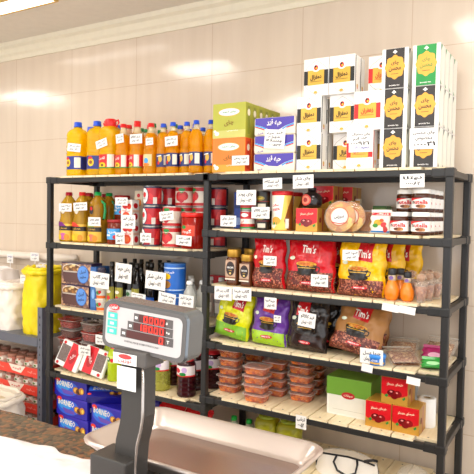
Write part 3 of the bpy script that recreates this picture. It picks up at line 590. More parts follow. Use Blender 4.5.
R = .038; cb_ = bottle('clear_bottle', [(R*.9, 0), (R, .006), (R, .03), (R*.94, .035), (R*.94, .045), (R, .05), (R, .15), (R*.85, .175), (R*.45, .205), (R*.4, .222)], mat('e4e4dc', .08, kind='clear', alpha=.42), P('f4f2ee', .4), .02, R*.46, [('r', -.025, .03, .03, .09, mat('ece8de', .4))], R)
G = 'clear bottles with white caps'
for px, y, l in ((186.5, .13, 'left of the group'), (192.3, .05, 'frontmost one'), (191, .26, 'behind the frontmost, furthest back'), (200, .09, 'right of the group, beside the middle post'), (213.5, .30, 'just right of the middle post'), (220.5, .31, 'furthest right, seen past the middle post')):
    put(cb_, cx(px, y, -.6), y, Z, 'clear bottle with white cap, '+l, 'bottle', G)
mb = MB(); mb.box(-.09, 0, 0, .09, .05, .24, RED, .003); o = mb.build('red_box'); o.location = (-.125, .34, Z); tag(o, 'red box standing behind the clear bottles right of the middle post', 'box')
for t in (((90, 272.5, 109, 288), -.012, 'price card with fine print in front of the blue packet and cups', -.05), ((115.3, 263.5, 131.5, 282.5), -.016, 'tall four line price card on the black bottles', -.06), ((145.5, 271.5, 165.5, 289.5), -.016, 'wide cream price card right of the blue box', -.05), ((131.5, 293.5, 145.5, 299.5), -.024, 'low price card under the bright blue box', -.06), ((158.5, 293, 175.5, 304), -.024, 'tilted price card under the blue tins', -.1), ((179, 295, 193.5, 307), -.024, 'price card in front of the clear bottles', -.05)):
    tagpx(*t[0], t[1], t[2], ry=-t[3], lines=2)

# ================================================================== left unit, lower shelf
Z = LZ[3]
REDF = mat('9a3a34', .25, kind='speck', h2='e0504a', h3='8a2420', scale=70); BRF = mat('6a3a32', .4, kind='speck', h2='8a4a3a', h3='2a1210', scale=60)
CLR4 = mat('f2e6de', .12, kind='clear', alpha=.6); CLR2 = mat('f4ece4', .06, kind='clear', alpha=.08); CLR3 = mat('e8dcd6', .1, kind='clear', alpha=.16)
def tub(name, w_, d_, h_, food, lidm=None, fl=.85):
    r = root(name); t = .78
    mb = MB(); vs = []
    def loop(w1, d1, z): return [(w1/2*math.copysign(abs(math.cos(a))**.35, math.cos(a)), d1/2*math.copysign(abs(math.sin(a))**.35, math.sin(a)), z) for a in [2*PI*(i+.5)/24 for i in range(24)]]
    def stack(ls, m, cap=True):
        o = []; fs = []
        for l in ls: o += l
        for j in range(len(ls)-1):
            for i in range(24): fs.append((j*24+i, j*24+(i+1) % 24, (j+1)*24+(i+1) % 24, (j+1)*24+i))
        if cap: fs.append(tuple(reversed(range(24)))); fs.append(tuple(range((len(ls)-1)*24, len(ls)*24)))
        mb.add(o, fs, m, False)
    stack([loop(w_*t, d_*t, 0), loop(w_*.94, d_*.92, h_*.82), loop(w_, d_, h_*.84), loop(w_, d_, h_*.88)], CLR2, False); stack([loop(w_*.97, d_*.96, h_*.8), loop(w_*1.012, d_*1.012, h_*.83), loop(w_*1.012, d_*1.012, h_*.88)], CLR4, False); mb.build('tray', r)
    mb = MB(); stack([loop(w_*t-.004, d_*t-.004, .002), loop(w_*(t+.14*fl)-.003, d_*(t+.12*fl)-.003, h_*.84*fl)], food); mb.build('filling', r)
    mb = MB(); stack([loop(w_*1.01, d_*1.01, h_*.885), loop(w_*1.01, d_*1.01, h_*.93), loop(w_*.9, d_*.88, h_*.94), loop(w_*.88, d_*.86, h_*.995)], lidm or CLR3); mb.build('lid', r); return r
fd = tub('food_container', .15, .12, .063, REDF, mat('d8281e', .2, kind='clear', alpha=.5), fl=.8); fd2 = tub('food_container', .15, .12, .063, BRF, None, fl=.85)
G = 'stacked containers on the lower left shelf'; q5 = ('bottom', 'second', 'third', 'fourth', 'top')
for k in range(5):
    for j, px in enumerate((70, 92)):
        put((fd, fd2)[(k+j) % 2], cx(px, .14, -1.1)+.004*math.sin(k*3+j), .15+.004*math.cos(k*2), Z+.0635*k, 'clear container of dark red food, %s of the %s stack' % (q5[k], ('left', 'right')[j]), 'container', G, rz=.04*math.sin(k+j))
put(fd2, cx(108, .27, -1.1), .3, Z, 'clear container behind the lime bottles', 'container', G)
def dish():
    r = root('biscuit_tray'); w_, h_ = .2, .17; mb = MB(); mb.box(-w_/2, 0, 0, w_/2, .03, h_, P('f3efe9', .3), .012); mb.build('tray', r)
    mb = MB(); art(mb, [('r', -w_*.44, h_*.2, -w_*.06, h_*.82, mat('5a4a4a', .5, kind='speck', h2='8a7a72', scale=300)), ('p', [(-w_*.05, .002), (w_*.34, .002), (w_*.34, h_-.002), (-w_*.05, h_-.002)], P('d81e28', .35)), ('e', w_*.145, h_*.5, w_*.13, h_*.28, P('b01018', .35)), ('t', 'رنگارنگ', w_*.145, h_*.5, w_*.24, h_*.14, .9, WHITE), ('e', -w_*.36, h_*.88, .012, .01, RED), ('e', -w_*.36, h_*.1, .012, .01, RED)], flat(0), step=1); mb.build('front_print', r); return r
d1 = dish(); d2 = dish()
for ch in d2.children: ch.scale = (-1, 1, 1)
for ch in list(d2.children):
    if ch.name.startswith('front_print'):   # keep the lettering readable
        pass
put(d1, cx(64.3, .0, -1.17), -.002, Z, 'white tray of biscuits with red sleeve leaning left, at the left end', 'tray', 'biscuit trays', rz=.0, rx=-.35, ry=.22)
put(d2, cx(89.2, .0, -1.17), -.002, Z, 'white tray of biscuits with red sleeve, second from the left', 'tray', 'biscuit trays', rx=-.35, ry=.14)
LIME = mat('b9cf1c', .15, kind='liquid', alpha=.85)
R = .042; lb = bottle('juice_bottle', [(R*.92, 0), (R, .006), (R, .1), (R*.98, .11), (R*.98, .16), (R*.8, .18), (R*.5, .195), (R*.45, .2)], LIME, P('e02838', .35), .018, R*.5, [('r', -.05, .112, .06, .158, P('cfe06a', .4)), ('e', -.012, .135, .018, .016, P('1c6a2c')), ('e', .016, .13, .013, .012, RED), ('e', -.012, .138, .008, .007, WHITE)], R)
put(lb, cx(103.5, .12, -1.15), .135, Z, 'lime green juice bottle half hidden behind the other', 'bottle', 'lime green bottles', rz=.2)
put(lb, cx(113.8, .045, -1.15), .05, Z, 'lime green juice bottle in front, left of the scale display', 'bottle', 'lime green bottles')
put(lb, cx(150, .16, -1.15), .2, Z, 'lime green juice bottle behind the scale pole', 'bottle', 'lime green bottles')
def pickle(m, lm, lid):
    R = .055; pr = [(R*.92, 0), (R, .008)]
    for k in range(4): pr += [(R, .02+k*.026), (R*.95, .027+k*.026), (R, .034+k*.026)]
    pr += [(R, .13), (R*.97, .18), (R*.75, .2), (R*.7, .205)]
    return bottle('pickle_jar', pr, m, lid, .022, R*.74, [('r', -.07, .118, .09, .178, P('f0e8ea', .4)), ('e', -.025, .15, .02, .014, lm), ('e', .02, .155, .016, .016, P('c8a8d8')), ('r', -.07, .118, .09, .126, RED), ('e', .01, .132, .02, .01, GREEN)], R, 24)
pj1 = pickle(mat('c2c05c', .1, kind='liquid', alpha=.4), P('8a3a9a'), P('e8e4e0')); pj2 = pickle(mat('3a0c14', .12, kind='liquid', alpha=.9), P('d02030'), P('c81c28', .35))
put(pj1, cx(160, .06, -1.15), .07, Z, 'ribbed clear jar of pale liquid under the scale display', 'jar', 'ribbed jars')
put(pj2, cx(186.5, .06, -1.15), .06, Z, 'ribbed jar of dark red juice under the scale display', 'jar', 'ribbed jars')
G2 = 'dark juice jars in the back row'
for px, y, l in ((173, .2, 'between the pale jar and the dark jar'), (199, .21, 'beside the middle post'), (213, .29, 'just right of the middle post'), (221, .35, 'furthest right past the middle post')):
    put(pj2, cx(px, y, -1.15), y, Z, 'dark juice jar in the back, '+l, 'jar', G2)
tagpx(78.5, 346, 90.5, 355, .028, 'price card above the two biscuit trays'); tagpx(95.5, 335, 104.5, 344.5, .02, 'price card above the rear lime bottle')

# ================================================================== left unit, bottom shelf: biscuit boxes
Z = LZ[4]; RB = P('2a23a8', .32)
w_, h_ = .28, .1238
def cookie(x, z): return [('e', x, z, .026, .022, P('b5742c')), ('e', x, z+.002, .018, .014, P('e8b24a')), ('e', x+.026, z-.006, .026, .02, P('6a3418')), ('e', x+.03, z-.008, .015, .011, P('2e150c')), ('e', x+.05, z+.002, .022, .022, P('c8862e')), ('e', x+.055, z+.0, .01, .013, P('f0cc50'))]
bx = carton('biscuit_box', w_, .17, h_, RB, [('e', -.03, h_*.45, .1, h_*.4, P('2a62dc', .35)), ('e', -.06, h_*.55, .06, h_*.24, P('3a9cea', .35)), ('r', -w_/2+.002, h_*.9, w_/2-.002, h_*.99, P('3a2ab0', .3)), ('e', -w_*.4, h_*.85, .022, h_*.1, P('ee3a22', .35)), ('t', 'BORNEO', -w_*.17, h_*.66, w_*.52, h_*.3, -.04, P('f4ead8', .4)), ('p', [(-w_*.3, h_*.42), (w_*.1, h_*.3), (w_*.1, h_*.14), (-w_*.2, h_*.16)], P('6a4ab4', .35))]+cookie(w_*.18, h_*.44), [('r', .01, .01, .16, h_-.01, P('2420a0', .3)), ('t', 'BORNEO', .085, h_*.5, .12, .03, 0, P('c8c2e0'))])
G = 'blue biscuit boxes on the bottom shelf'
for k in range(3): put(bx, -1.052+.012*(2-k)-.012, .03, Z+.1243*k, 'blue biscuit box with cookies and white lettering, %s of the left stack' % st3[k], 'box', G, rz=-.05+.04*k)
for k in range(2): put(bx, -.75+.01*k, .03, Z+.1243*k, 'blue biscuit box with cookies, %s of the second stack' % ('lower' if k == 0 else 'upper'), 'box', G, rz=-.04)
sb = carton('biscuit_box', .23, .06, .085, P('1c1a86', .32), [('r', -.11, .045, .11, .082, P('2a62dc', .35)), ('t', 'BORNEO', -.02, .064, .13, .022, 0, P('e8e2da')), ('e', -.1, .02, .012, .008, P('ee3a22'))]+[(q[0], q[1]-.01, q[2]-.034, q[3]*.6, q[4]*.6, q[5]) for q in cookie(.05, .064)])
put(sb, -.775, .04, Z+.1243*2+.002, 'slim blue biscuit box lying face up on the second stack, left one', 'box', G, rz=.5, rx=-1.0)
put(sb, -.53, .10, Z+.1243*2+.002, 'slim blue biscuit box lying face up on the second stack, right one', 'box', G, rz=.3, rx=-1.1)
mb = MB(); mb.box(-.22, 0, 0, .22, .24, .122, P('a98c66', .6), .003); o = mb.build('cardboard_case'); o.location = (-.245, .0, Z); tag(o, 'low cardboard case under the red sweet packets, behind the weighing pan', 'case')
sj = can('sauce_jar', .045, .115, mat('5a4032', .2), [('r', -.04, .02, .05, .08, P('c9bfb0'))], P('7a2a22', .35), .016)
for k in range(3): put(sj, -1.215+.045, .26, Z+.1155*k, 'small brown jar behind the left end of the biscuit boxes, %s' % st3[k], 'jar', 'small brown jars')
rw = mat('c2141c', .25, bump=.6, scale=30)
rp = bag('sweet_packet', .2, .2, .08, rw, [('e', 0, .12, .05, .03, YEL), ('t', 'شکلات', 0, .12, .08, .03, 0, P('7a0c10'))], 3)
put(rp, -.325, .06, Z+.126, 'red crinkled packet of sweets on the bottom shelf, left one', 'packet', 'red sweet packets', rx=-.5)
put(rp, -.125, .06, Z+.126, 'red crinkled packet of sweets beside the middle post', 'packet', 'red sweet packets', rx=-.5, rz=.1)

# ================================================================== right unit, top compartment
Z = RZ[1]
tb = carton('blue_box', .05, .08, .2, P('24449a', .4), [('r', -.02, .11, .02, .17, P('16306e')), ('r', -.02, .02, .02, .06, P('8aa4d8'))]); put(tb, cx(238, .14, -.18), .14, Z, 'tall narrow blue box behind two price cards at the left end', 'box')
ca = can('fish_can', .04, .098, P('b8171c', .35), [('r', -.055, .006, .09, .092, P('c21a1e', .35)), ('r', -.055, .03, .09, .055, P('efe6da')), ('e', 0, .075, .022, .01, WHITE), ('t', 'تن', -.01, .042, .02, .014, 0, RED), ('r', -.055, .006, .09, .014, GREEN)])
for k in range(2): put(ca, cx(248, .06, -.2), .06, Z+.0985*k, 'red and white can with green base, %s of the stack' % ('lower' if k == 0 else 'upper'), 'can', 'red and white cans')
cb2 = can('spice_jar', .036, .1, P('16120f', .3), [('r', -.05, .008, .08, .09, P('1d1814', .3)), ('e', 0, .062, .024, .012, mat('8a7a30', .35)), ('r', -.012, .012, .03, .034, P('cfc8b4')), ('t', 'قهوه', 0, .062, .03, .012, 0, YEL), ('r', -.05, .045, .06, .048, P('8a1a18'))], P('181412', .3), .016)
for k in range(2): put(cb2, cx(263.5, .06, -.2), .055, Z+.1005*k, 'black jar with small gold print, %s, left of the creamer' % ('lower' if k == 0 else 'upper'), 'jar', 'black jars')
put(cb2, cx(268, .2, -.2), .2, Z, 'black jar standing behind the pair of black jars', 'jar', 'black jars')
R = .054; CRM = P('f2e3a8', .35)
cm = can('creamer_jar', R, .2, P('e9b23a', .35), [('r', -.08, .004, .12, .178, mat('f3c95a', .35)), ('p', [(-.05, .178), (-.05, .02), (-.02, .01), (.02, .06), (.034, .178)], P('f7efdc', .35)), ('p', [(.05, .004), (.035, .05), (.055, .12), (.08, .178), (.12, .178), (.12, .004)], P('8a4a1a', .35)), ('e', -.014, .115, .026, .028, P('fbf6ec')), ('t', 'Coffee', -.014, .128, .042, .014, .15, RED), ('t', 'mate', -.008, .108, .04, .016, .15, RED), ('e', -.008, .05, .024, .02, P('e8a63a')), ('r', -.03, .03, .0, .042, GREEN), ('r', .04, .012, .058, .06, P('eeeae0'))], P('d3161c', .35), .022)
put(cm, cx(281, .06, -.2), .075, Z, 'tall yellow coffee creamer jar with red lid', 'jar'); 
put(cm, cx(292, .23, -.2), .235, Z, 'coffee creamer jar half hidden behind the front one', 'jar')
def date_box(w_=.115, h_=.115, d_=.13):
    g = mat('cf9a3c', .35, .25); f = [('r', -w_/2+.001, h_*.45, w_/2-.001, h_-.001, P('cf1420', .3)), ('p', [(-w_/2+.001, h_*.46), (-w_/2+.001, h_*.36), (-w_*.25, h_*.26), (w_*.1, h_*.24), (w_/2-.001, h_*.4), (w_/2-.001, h_*.46)], P('cf1420', .3)), ('e', -w_*.1, h_*.42, w_*.17, h_*.12, P('6a1014', .25)), ('e', w_*.12, h_*.4, w_*.16, h_*.13, P('8a1218', .25)), ('e', .0, h_*.3, w_*.13, h_*.1, P('7a0e14', .25)), ('e', -w_*.12, h_*.47, w_*.05, h_*.03, P('e89088')), ('e', w_*.1, h_*.45, w_*.04, h_*.03, P('e89088')),
        ('p', [(-w_*.36, h_*.3), (-w_*.28, h_*.38), (-w_*.22, h_*.3), (-w_*.3, h_*.24)], GREEN), ('p', [(w_*.3, h_*.26), (w_*.4, h_*.34), (w_*.42, h_*.26), (w_*.34, h_*.2)], GREEN), ('t', 'خرمای ممتاز', .02*w_, h_*.76, w_*.62, h_*.13, .06, P('f3d9b8'))]
    return carton('date_box', w_, d_, h_, g, f, [('r', .003, .003, d_-.003, h_-.003, mat('bd8a34', .35, .25)), ('r', d_*.45, h_*.02, d_*.55, h_*.98, P('a0202a', .3)), ('e', d_*.25, h_*.5, d_*.1, h_*.12, P('7a1218'))])
db = date_box(); G = 'red and gold date boxes'
put(db, cx(308, .03, -.22)-.004, .02, Z, 'red and gold date box on the shelf beside the creamer, under the dark jar', 'box', G)
put(db, cx(320, .14, -.1)+.003, .17, Z, 'date box behind the front one, lower', 'box', G)
put(db, cx(320, .14, -.1)+.003, .17, Z+.1155, 'date box stacked behind the dark pomegranate jar', 'box', G)
put(db, cx(336, .27, -.1)+.02, .305, Z, 'gold date box at the back behind the round biscuit tub, lower', 'box', G)
put(db, cx(336, .27, -.1)+.02, .305, Z+.1155, 'gold date box at the back behind the round biscuit tub, upper', 'box', G)
r = root('pomegranate_paste_jar'); mb = MB(); mb.lathe([(.02, 0), (.045, .004), (.052, .02), (.052, .055), (.04, .07), (.022, .078), (.02, .09)], P('221a1c', .18), 24); mb.build('jar_body', r)
mb = MB(); mb.lathe([(.022, .088), (.022, .1), (.018, .102)], P('2a2422', .3), 16); mb.build('cap', r)
mb = MB(); art(mb, [('e', -.012, .04, .03, .028, P('c83a2a')), ('e', -.012, .04, .023, .021, P('e8846a')), ('e', -.012, .04, .012, .011, P('a01c1c'))], cyl(.052)); mb.build('label', r)
put(r, cx(309.5, .05, -.1)+.002, .075, Z+.1155, 'dark round jar with a pomegranate label standing on the front date box', 'jar')
def cookie_dish():
    r = root('cookie_tub'); R = .073; mb = MB()
    mb.lathe([(.06, 0), (.071, .006), (R, .03)], mat('c8741a', .4, kind='speck', h2='f6cc5a', h3='d0883a', scale=34), 28); mb.build('cookies', r)
    mb = MB(); mb.lathe([(R+.002, .028), (R+.004, .031), (R+.004, .036), (R-.006, .038)], mat('f0ece6', .08, kind='clear', alpha=.16), 28); mb.build('lid', r)
    mb = MB(); f = lambda u, v, d: (u, v, .038+d); art(mb, [('e', 0, 0, .046, .044, P('c8261c')), ('e', 0, 0, .043, .041, P('e8d8c0')), ('e', 0, .0, .036, .035, WHITE), ('t', 'شیرینی', 0, .0, .05, .026, .05, BLACK), ('l', [(-.035, -.028), (0, -.034), (.03, -.03)], .004, RED)], f, step=1); mb.build('sticker', r); return r
cd = cookie_dish(); G = 'round cookie tubs'
put(cd, cx(341, .04, -.2), .055, Z, 'round clear tub of cookies stood on edge with a white handwritten sticker', 'tub', G, rx=PI/2-.12)
put(cd, cx(351, .1, -.2), .105, Z, 'round cookie tub on edge, second, just behind the stickered one', 'tub', G, rx=PI/2-.12, rz=.1)
sqd = mat('d98a1a', .35, kind='speck', h2='f0b840', h3='c05a14', scale=35)
cr = tub('cake_tub', .13, .11, .045, sqd, fl=.95)
put(cr, cx(363, .15, -.2)-.01, .2, Z, 'square clear tub of orange cakes on edge behind the round tubs', 'tub', 'cake tubs', rx=PI/2-.15)
put(cr, cx(363, .15, -.2)+.015, .27, Z, 'square clear tub of orange cakes on edge, furthest back', 'tub', 'cake tubs', rx=PI/2-.1)
sm = MB(); sm.box(-.022, 0, 0, .022, .03, .17, P('efe4cc')); sm.box(-.0215, -.001, .1, .0215, 0, .16, P('e8a030')); o = sm.build('cream_box'); o.location = (cx(353, .3, -.1), .345, Z); tag(o, 'narrow cream and orange box rising behind the cookie tubs', 'box')
gn = carton('green_box', .075, .07, .135, P('4a7a3a', .4), [('r', -.03, .1, .03, .125, P('6a9a50')), ('r', -.025, .03, .025, .07, P('a82c20'))]); put(gn, cx(375.5, .3, -.15)+.01, .34, Z, 'green box at the back behind the white packet', 'box')
wp = bag('sweets_packet', .1, .1, .03, P('e9e2d6', .3), [('r', -.045, .084, .045, .098, P('c8242c')), ('t', 'برتر', 0, .09, .05, .009, 0, WHITE), ('r', -.045, .004, .045, .012, P('2a7ac8')), ('e', -.01, .05, .022, .014, P('e8a020')), ('e', .018, .04, .014, .012, RED), ('e', -.02, .036, .012, .01, P('3a8a2c')), ('e', .008, .06, .01, .008, P('d8501c')), ('e', .026, .02, .01, .016, P('b01c1c'))], 5, .96, wr=.002)
put(wp, cx(380, .05, -.22), .06, Z, 'small white packet with coloured candies leaning beside the spread jars', 'packet', rx=-.12)
def spread_jar():
    r = root('spread_jar'); R = .0425; CH = mat('4a2210', .15)
    mb = MB(); mb.lathe([(R*.9, 0), (R, .006), (R, .016), (R*.96, .02), (R*.96, .06), (R, .064), (R, .076), (R*.86, .084), (R*.84, .09)], CH, 26, sy=.86); mb.build('jar_body', r)
    mb = MB(); mb.lathe([(R*.94, .083), (R*.95, .085), (R*.95, .101), (R*.9, .103)], P('f7f4ee', .35), 26, sy=.9); mb.build('lid', r)
    mb = MB(); e = lambda u, v, d: (math.sin(u/R)*(R+d), -math.cos(u/R)*(R+d)*.87, v)
    art(mb, [('r', -.048, .017, .075, .063, P('f6f1ea', .35)), ('p', [(-.048, .063), (.02, .063), (-.02, .056), (-.048, .047)], P('d8141c')), ('e', .006, .026, .022, .008, P('a8642c')), ('e', -.006, .027, .01, .005, P('5a2c10')), ('e', .02, .024, .006, .005, P('c88a4a')), ('t', 'n', -.0275, .043, .011, .013, 0, BLACK), ('t', 'utella', .008, .045, .056, .019, 0, P('d0101a'))], e, step=.008); mb.build('label', r); return r
nj = spread_jar(); G = 'chocolate spread jars'
for k in range(4):
    y = .05+.085*k; a = ORD[k]+' from the front'
    put(nj, cx(399.5, .05, -.22), y, Z, 'chocolate spread jar in the left column of the bottom layer, %s' % a, 'jar', G)
    put(nj, cx(420.5, .05, -.22)+.002, y, Z, 'chocolate spread jar in the right column of the bottom layer, %s' % a, 'jar', G)
    if k: put(nj, cx(399.5, .05, -.22)+.003, y, Z+.1035, 'chocolate spread jar in the left column of the top layer, %s' % ORD[k-1], 'jar', G)
    put(nj, cx(420.5, .05, -.22)-.001, y+.008, Z+.1035, 'chocolate spread jar in the right column of the top layer, %s' % a, 'jar', G)
tagpx(236.5, 190, 256, 205, -.0, 'square price card hanging above the red and white cans')
tagpx(220.5, 215.5, 236, 226.5, .0, 'price card just right of the middle post')
tagpx(251.5, 207, 269.5, 218.5, .008, 'price card in front of the black jars')
tagpx(263, 178, 282, 189, -.02, 'price card clipped to the top bar above the creamer', ry=-.03)
tagpx(293, 174.8, 313.5, 188.3, -.02, 'price card clipped to the top bar above the dark pomegranate jar', ry=-.03)
tagpx(400, 174, 424.5, 187.5, -.02, 'price card on the top bar above the spread jars with bold writing', txt=['نوتلا', '۲۸۰۰۰۰'], ry=-.02)

# ================================================================== right unit, second compartment
Z = RZ[2]; GLD = mat('c9993a', .3, .5)
def coffee_jar(H, W):
    r = root('instant_coffee_jar'); R = W/2/1.08; b = mat('5a3018', .15); mb = MB()
    mb.lathe([(R*.93, 0), (R, .006), (R, H*.12), (R*.97, H*.15), (R, H*.72), (R*.82, H*.8)], b, 24, sq=3.2); mb.build('jar_body', r)
    mb = MB(); mb.lathe([(R*.86, H*.79), (R*.92, H*.8), (R*.92, H*.97), (R*.88, H)], GLD, 24, sq=3.2); mb.build('lid', r)
    q = lambda u, v, d: (u, -R*.995-d, v); w_ = R*.86
    mb = MB(); art(mb, [('r', -w_, H*.16, w_, H*.72, P('8a5a38', .3)), ('r', -w_, H*.24, w_, H*.70, P('c4a084', .3)), ('e', 0, H*.47, w_*.86, H*.2, P('3a1c14', .3)), ('e', 0, H*.47, w_*.72, H*.165, P('24100c', .3)), ('t', 'NESCAFE', 0, H*.5, w_*1.25, H*.05, 0, WHITE), ('t', 'GOLD', 0, H*.42, w_*.6, H*.03, 0, GOLD), ('e', 0, H*.34, w_*.2, H*.03, P('e8c878')), ('r', -w_, H*.16, w_, H*.2, P('e8dcc8'))], q, step=1); mb.build('label', r); return r
k1, k2 = coffee_jar(.192, .078), coffee_jar(.168, .072); G = 'instant coffee jars'
put(k1, cx(233.5, .05, -.48)+.0, .055, Z, 'taller brown coffee jar with gold lid', 'jar', G)
put(k2, cx(247, .05, -.48), .055, Z, 'shorter brown coffee jar with gold lid', 'jar', G)
put(k1, cx(249.5, .16, -.48)+.0, .17, Z, 'coffee jar with gold lid hidden behind the shorter one', 'jar', G)
BEAN = mat('6a2418', .35, kind='speck', h2='c8785a', h3='4a140e', scale=150)
def coffee_bag(name, w_, h_, d_, base, low, seed, lowh=.42, dark=BLACK, taper=.95, logo_x=.0, pill=RED):
    H = h_; c = [('r', -w_*.5, 0, w_*.5, H*lowh, low), ('p', [(logo_x-w_*.13, H*.97), (logo_x-w_*.17, H*.66), (logo_x+w_*.17, H*.62), (logo_x+w_*.19, H*.97)], P('c4101c', .3)),
      ('t', "Tim's", logo_x, H*.77, w_*.3, H*.15, -.05, P('f6efe6')), ('e', -w_*.02, H*.34, w_*.22, H*.05, P('2a1a12', .4)), ('p', [(-w_*.24, H*.5), (w_*.2, H*.5), (w_*.14, H*.32), (-w_*.18, H*.32)], P('171210', .3)), ('e', -w_*.02, H*.5, w_*.22, H*.045, GOLD), ('e', -w_*.02, H*.5, w_*.19, H*.034, P('c86a24')), ('l', [(w_*.18, H*.46), (w_*.25, H*.45), (w_*.23, H*.38), (w_*.14, H*.36)], .005, P('171210', .3)), ('l', [(-w_*.2, H*.43), (w_*.16, H*.43)], .003, GOLD), ('e', -w_*.33, H*.6, w_*.06, H*.035, P('d8e0c8')), ('e', w_*.02, H*.16, w_*.16, H*.032, P('d01828', .3)), ('t', 'MEDIUM', w_*.02, H*.16, w_*.22, H*.025, 0, WHITE)]
    return bag(name, w_, h_, d_, base, c, seed, taper, wr=.009)
RF = mat('c3121e', .14, bump=.9, scale=22); YF = mat('f1b908', .14, bump=.9, scale=22); 
br1 = coffee_bag('coffee_bag', .185, .262, .08, RF, BEAN, 1, .4); br2 = coffee_bag('coffee_bag', .262, .272, .1, RF, BEAN, 2, .36)
G = 'red coffee bags'
put(br1, .352, .06, Z, 'red coffee bag, narrower one on the left beside the coffee jars', 'bag', G, rx=-.05, rz=.05)
put(br2, .582, .07, Z, 'large glossy red coffee bag with price card low on its right side', 'bag', G, rx=-.06)
put(br1, .665, .185, Z, 'red coffee bag behind the large red one, edge showing at its right', 'bag', G, rx=-.05)
by1 = coffee_bag('coffee_bag', .235, .262, .085, YF, BEAN, 4, .3, logo_x=.02); G = 'yellow coffee bags'
put(by1, .845, .065, Z, 'front yellow coffee bag with red logo and brown beans', 'bag', G, rx=-.06)
put(by1, .90, .18, Z, 'second yellow coffee bag, just behind the front one', 'bag', G, rx=-.03, rz=.05)
put(by1, .955, .295, Z, 'third yellow coffee bag at the back, its right edge showing', 'bag', G, rx=-.02, rz=.04)
OJ = mat('e8801c', .15)
def round_bottle():
    r = root('honey_bottle'); R = .033; mb = MB(); mb.lathe([(R*.6, 0), (R*.86, .008), (R, .03), (R*.95, .05), (R*.6, .075), (R*.48, .088)], OJ, 22); mb.build('body', r)
    mb = MB(); mb.lathe([(R*.5, .084), (R*.5, .112)], P('c8b49a', .3), 18); mb.build('neck_label', r)
    mb = MB(); mb.lathe([(R*.54, .11), (R*.56, .114), (R*.56, .134), (R*.48, .138)], P('17161a', .35), 18); mb.build('cap', r)
    mb = MB(); art(mb, [('e', 0, .098, .01, .008, P('7a5a9a'))], cyl(R*.5)); mb.build('neck_print', r); return r
ob = round_bottle(); G = 'round orange bottles with black caps'
put(ob, cx(392, .04, -.5), .045, Z, 'round orange bottle with black cap, left front', 'bottle', G, sc_=1.05)
put(ob, cx(407.5, .05, -.5), .05, Z, 'round orange bottle with black cap, right front, slightly smaller', 'bottle', G, sc_=.97)
put(ob, cx(400, .11, -.5), .112, Z, 'round orange bottle with black cap behind and between the front two', 'bottle', G, sc_=1.02)
def sundae():
    r = root('candy_cup'); g = mat('f4ece4', .05, kind='clear', alpha=.2); mb = MB()
    mb.lathe([(.018, 0), (.019, .006), (.03, .075), (.031, .08), (.027, .08), (.016, .01)], g, 10, close=False); mb.build('cup', r)
    mb = MB(); mb.lathe([(.016, .01), (.027, .072)], mat('a8653a', .4, kind='speck', h2='d89a6a', h3='7a3c20', scale=90), 12); mb.build('candy', r)
    mb = MB(); mb.lathe([(.028, .08), (.03, .084), (.012, .092), (.02, .1), (.025, .112), (.02, .126), (.006, .132)], mat('ecd4bc', .08, kind='clear', alpha=.3), 14); mb.build('lid', r)
    mb = MB(); mb.lathe([(.004, .094), (.017, .104), (.018, .118), (.006, .126)], P('a06a44'), 12); mb.build('candy_ball', r); return r
sd = sundae(); G = 'clear candy cups with ball lids'
for px, y, l in ((420.5, .04, 'frontmost'), (428.5, .12, 'second, right of the frontmost'), (434.5, .2, 'third, nearest the right post'), (424, .21, 'in the second column, middle'), (430, .29, 'at the back right'), (413, .18, 'at the back behind the orange bottles')):
    put(sd, cx(px, y, -.5), y, Z, 'clear cup of brown candy with ball lid, '+l, 'cup', G)
tagpx(263.5, 256, 276.5, 265.5, -.004, 'price card on the narrower red coffee bag'); tagpx(311, 274.5, 328, 286.5, -.012, 'price card on the large red coffee bag, lower right'); tagpx(342.5, 250, 358.5, 260.5, .0, 'price card at the top left of the front yellow coffee bag')
tagpx(214.5, 286.5, 231.8, 300, -.022, 'price card clipped to the bar under the taller coffee jar'); tagpx(232.5, 287.5, 251.3, 300.5, -.022, 'price card clipped to the bar under the shorter coffee jar')
tagpx(382, 304, 399, 311.5, -.022, 'blank white strip on the bar under the orange bottles, left piece', blank=True, ry=.1); tagpx(399, 306.5, 415.5, 314, -.0225, 'blank white strip on the bar under the candy cups, right piece', blank=True, ry=.1)

# ================================================================== right unit, third compartment
Z = RZ[3]; GF = mat('dcdc10', .14, bump=.9, scale=22); PF = mat('6a3a9a', .14, bump=.9, scale=22); BF = mat('26201e', .14, bump=.9, scale=22); KF = mat('a8743e', .45)
cg = coffee_bag('coffee_bag', .215, .245, .075, GF, P('7ab024', .3), 6, .3, logo_x=.03); cpz = coffee_bag('coffee_bag', .205, .262, .08, PF, P('a0c822', .3), 7, .26, logo_x=.0)
ck = coffee_bag('coffee_bag', .21, .256, .085, BF, mat('2c1c18', .25), 8, .3, logo_x=-.03); cw = coffee_bag('coffee_bag', .25, .245, .09, KF, BEAN, 9, .33, logo_x=.0)
G = 'coffee bags on the third shelf'
put(cg, .122, .065, Z, 'yellow green coffee bag leaning right, leftmost on its shelf', 'bag', G, ry=.14, rx=-.12)
put(cpz, .355, .065, Z, 'purple coffee bag with lime green base', 'bag', G, rx=-.12, ry=.04)
put(ck, .568, .07, Z, 'black coffee bag with red logo tab and price card', 'bag', G, rx=-.1, ry=.05)
put(ck, .62, .19, Z, 'second black coffee bag just behind the front one', 'bag', G, rx=-.06, ry=.03)
put(cw, .808, .075, Z, 'brown kraft coffee bag with red logo, leaning back', 'bag', G, rx=-.38, ry=.16)
put(cw, .775, .325, Z, 'brown kraft coffee bag behind the leaning one, top creased', 'bag', G, rx=-.12, ry=.1)
r = root('blue_tub'); mb = MB(); mb.lathe([(.036, 0), (.038, .004), (.038, .034)], P('2a6fbe', .3), 24); mb.build('tub_body', r); mb = MB(); mb.lathe([(.04, .033), (.041, .036), (.041, .047), (.036, .05)], P('2f86dc', .3), 24); mb.build('lid', r)
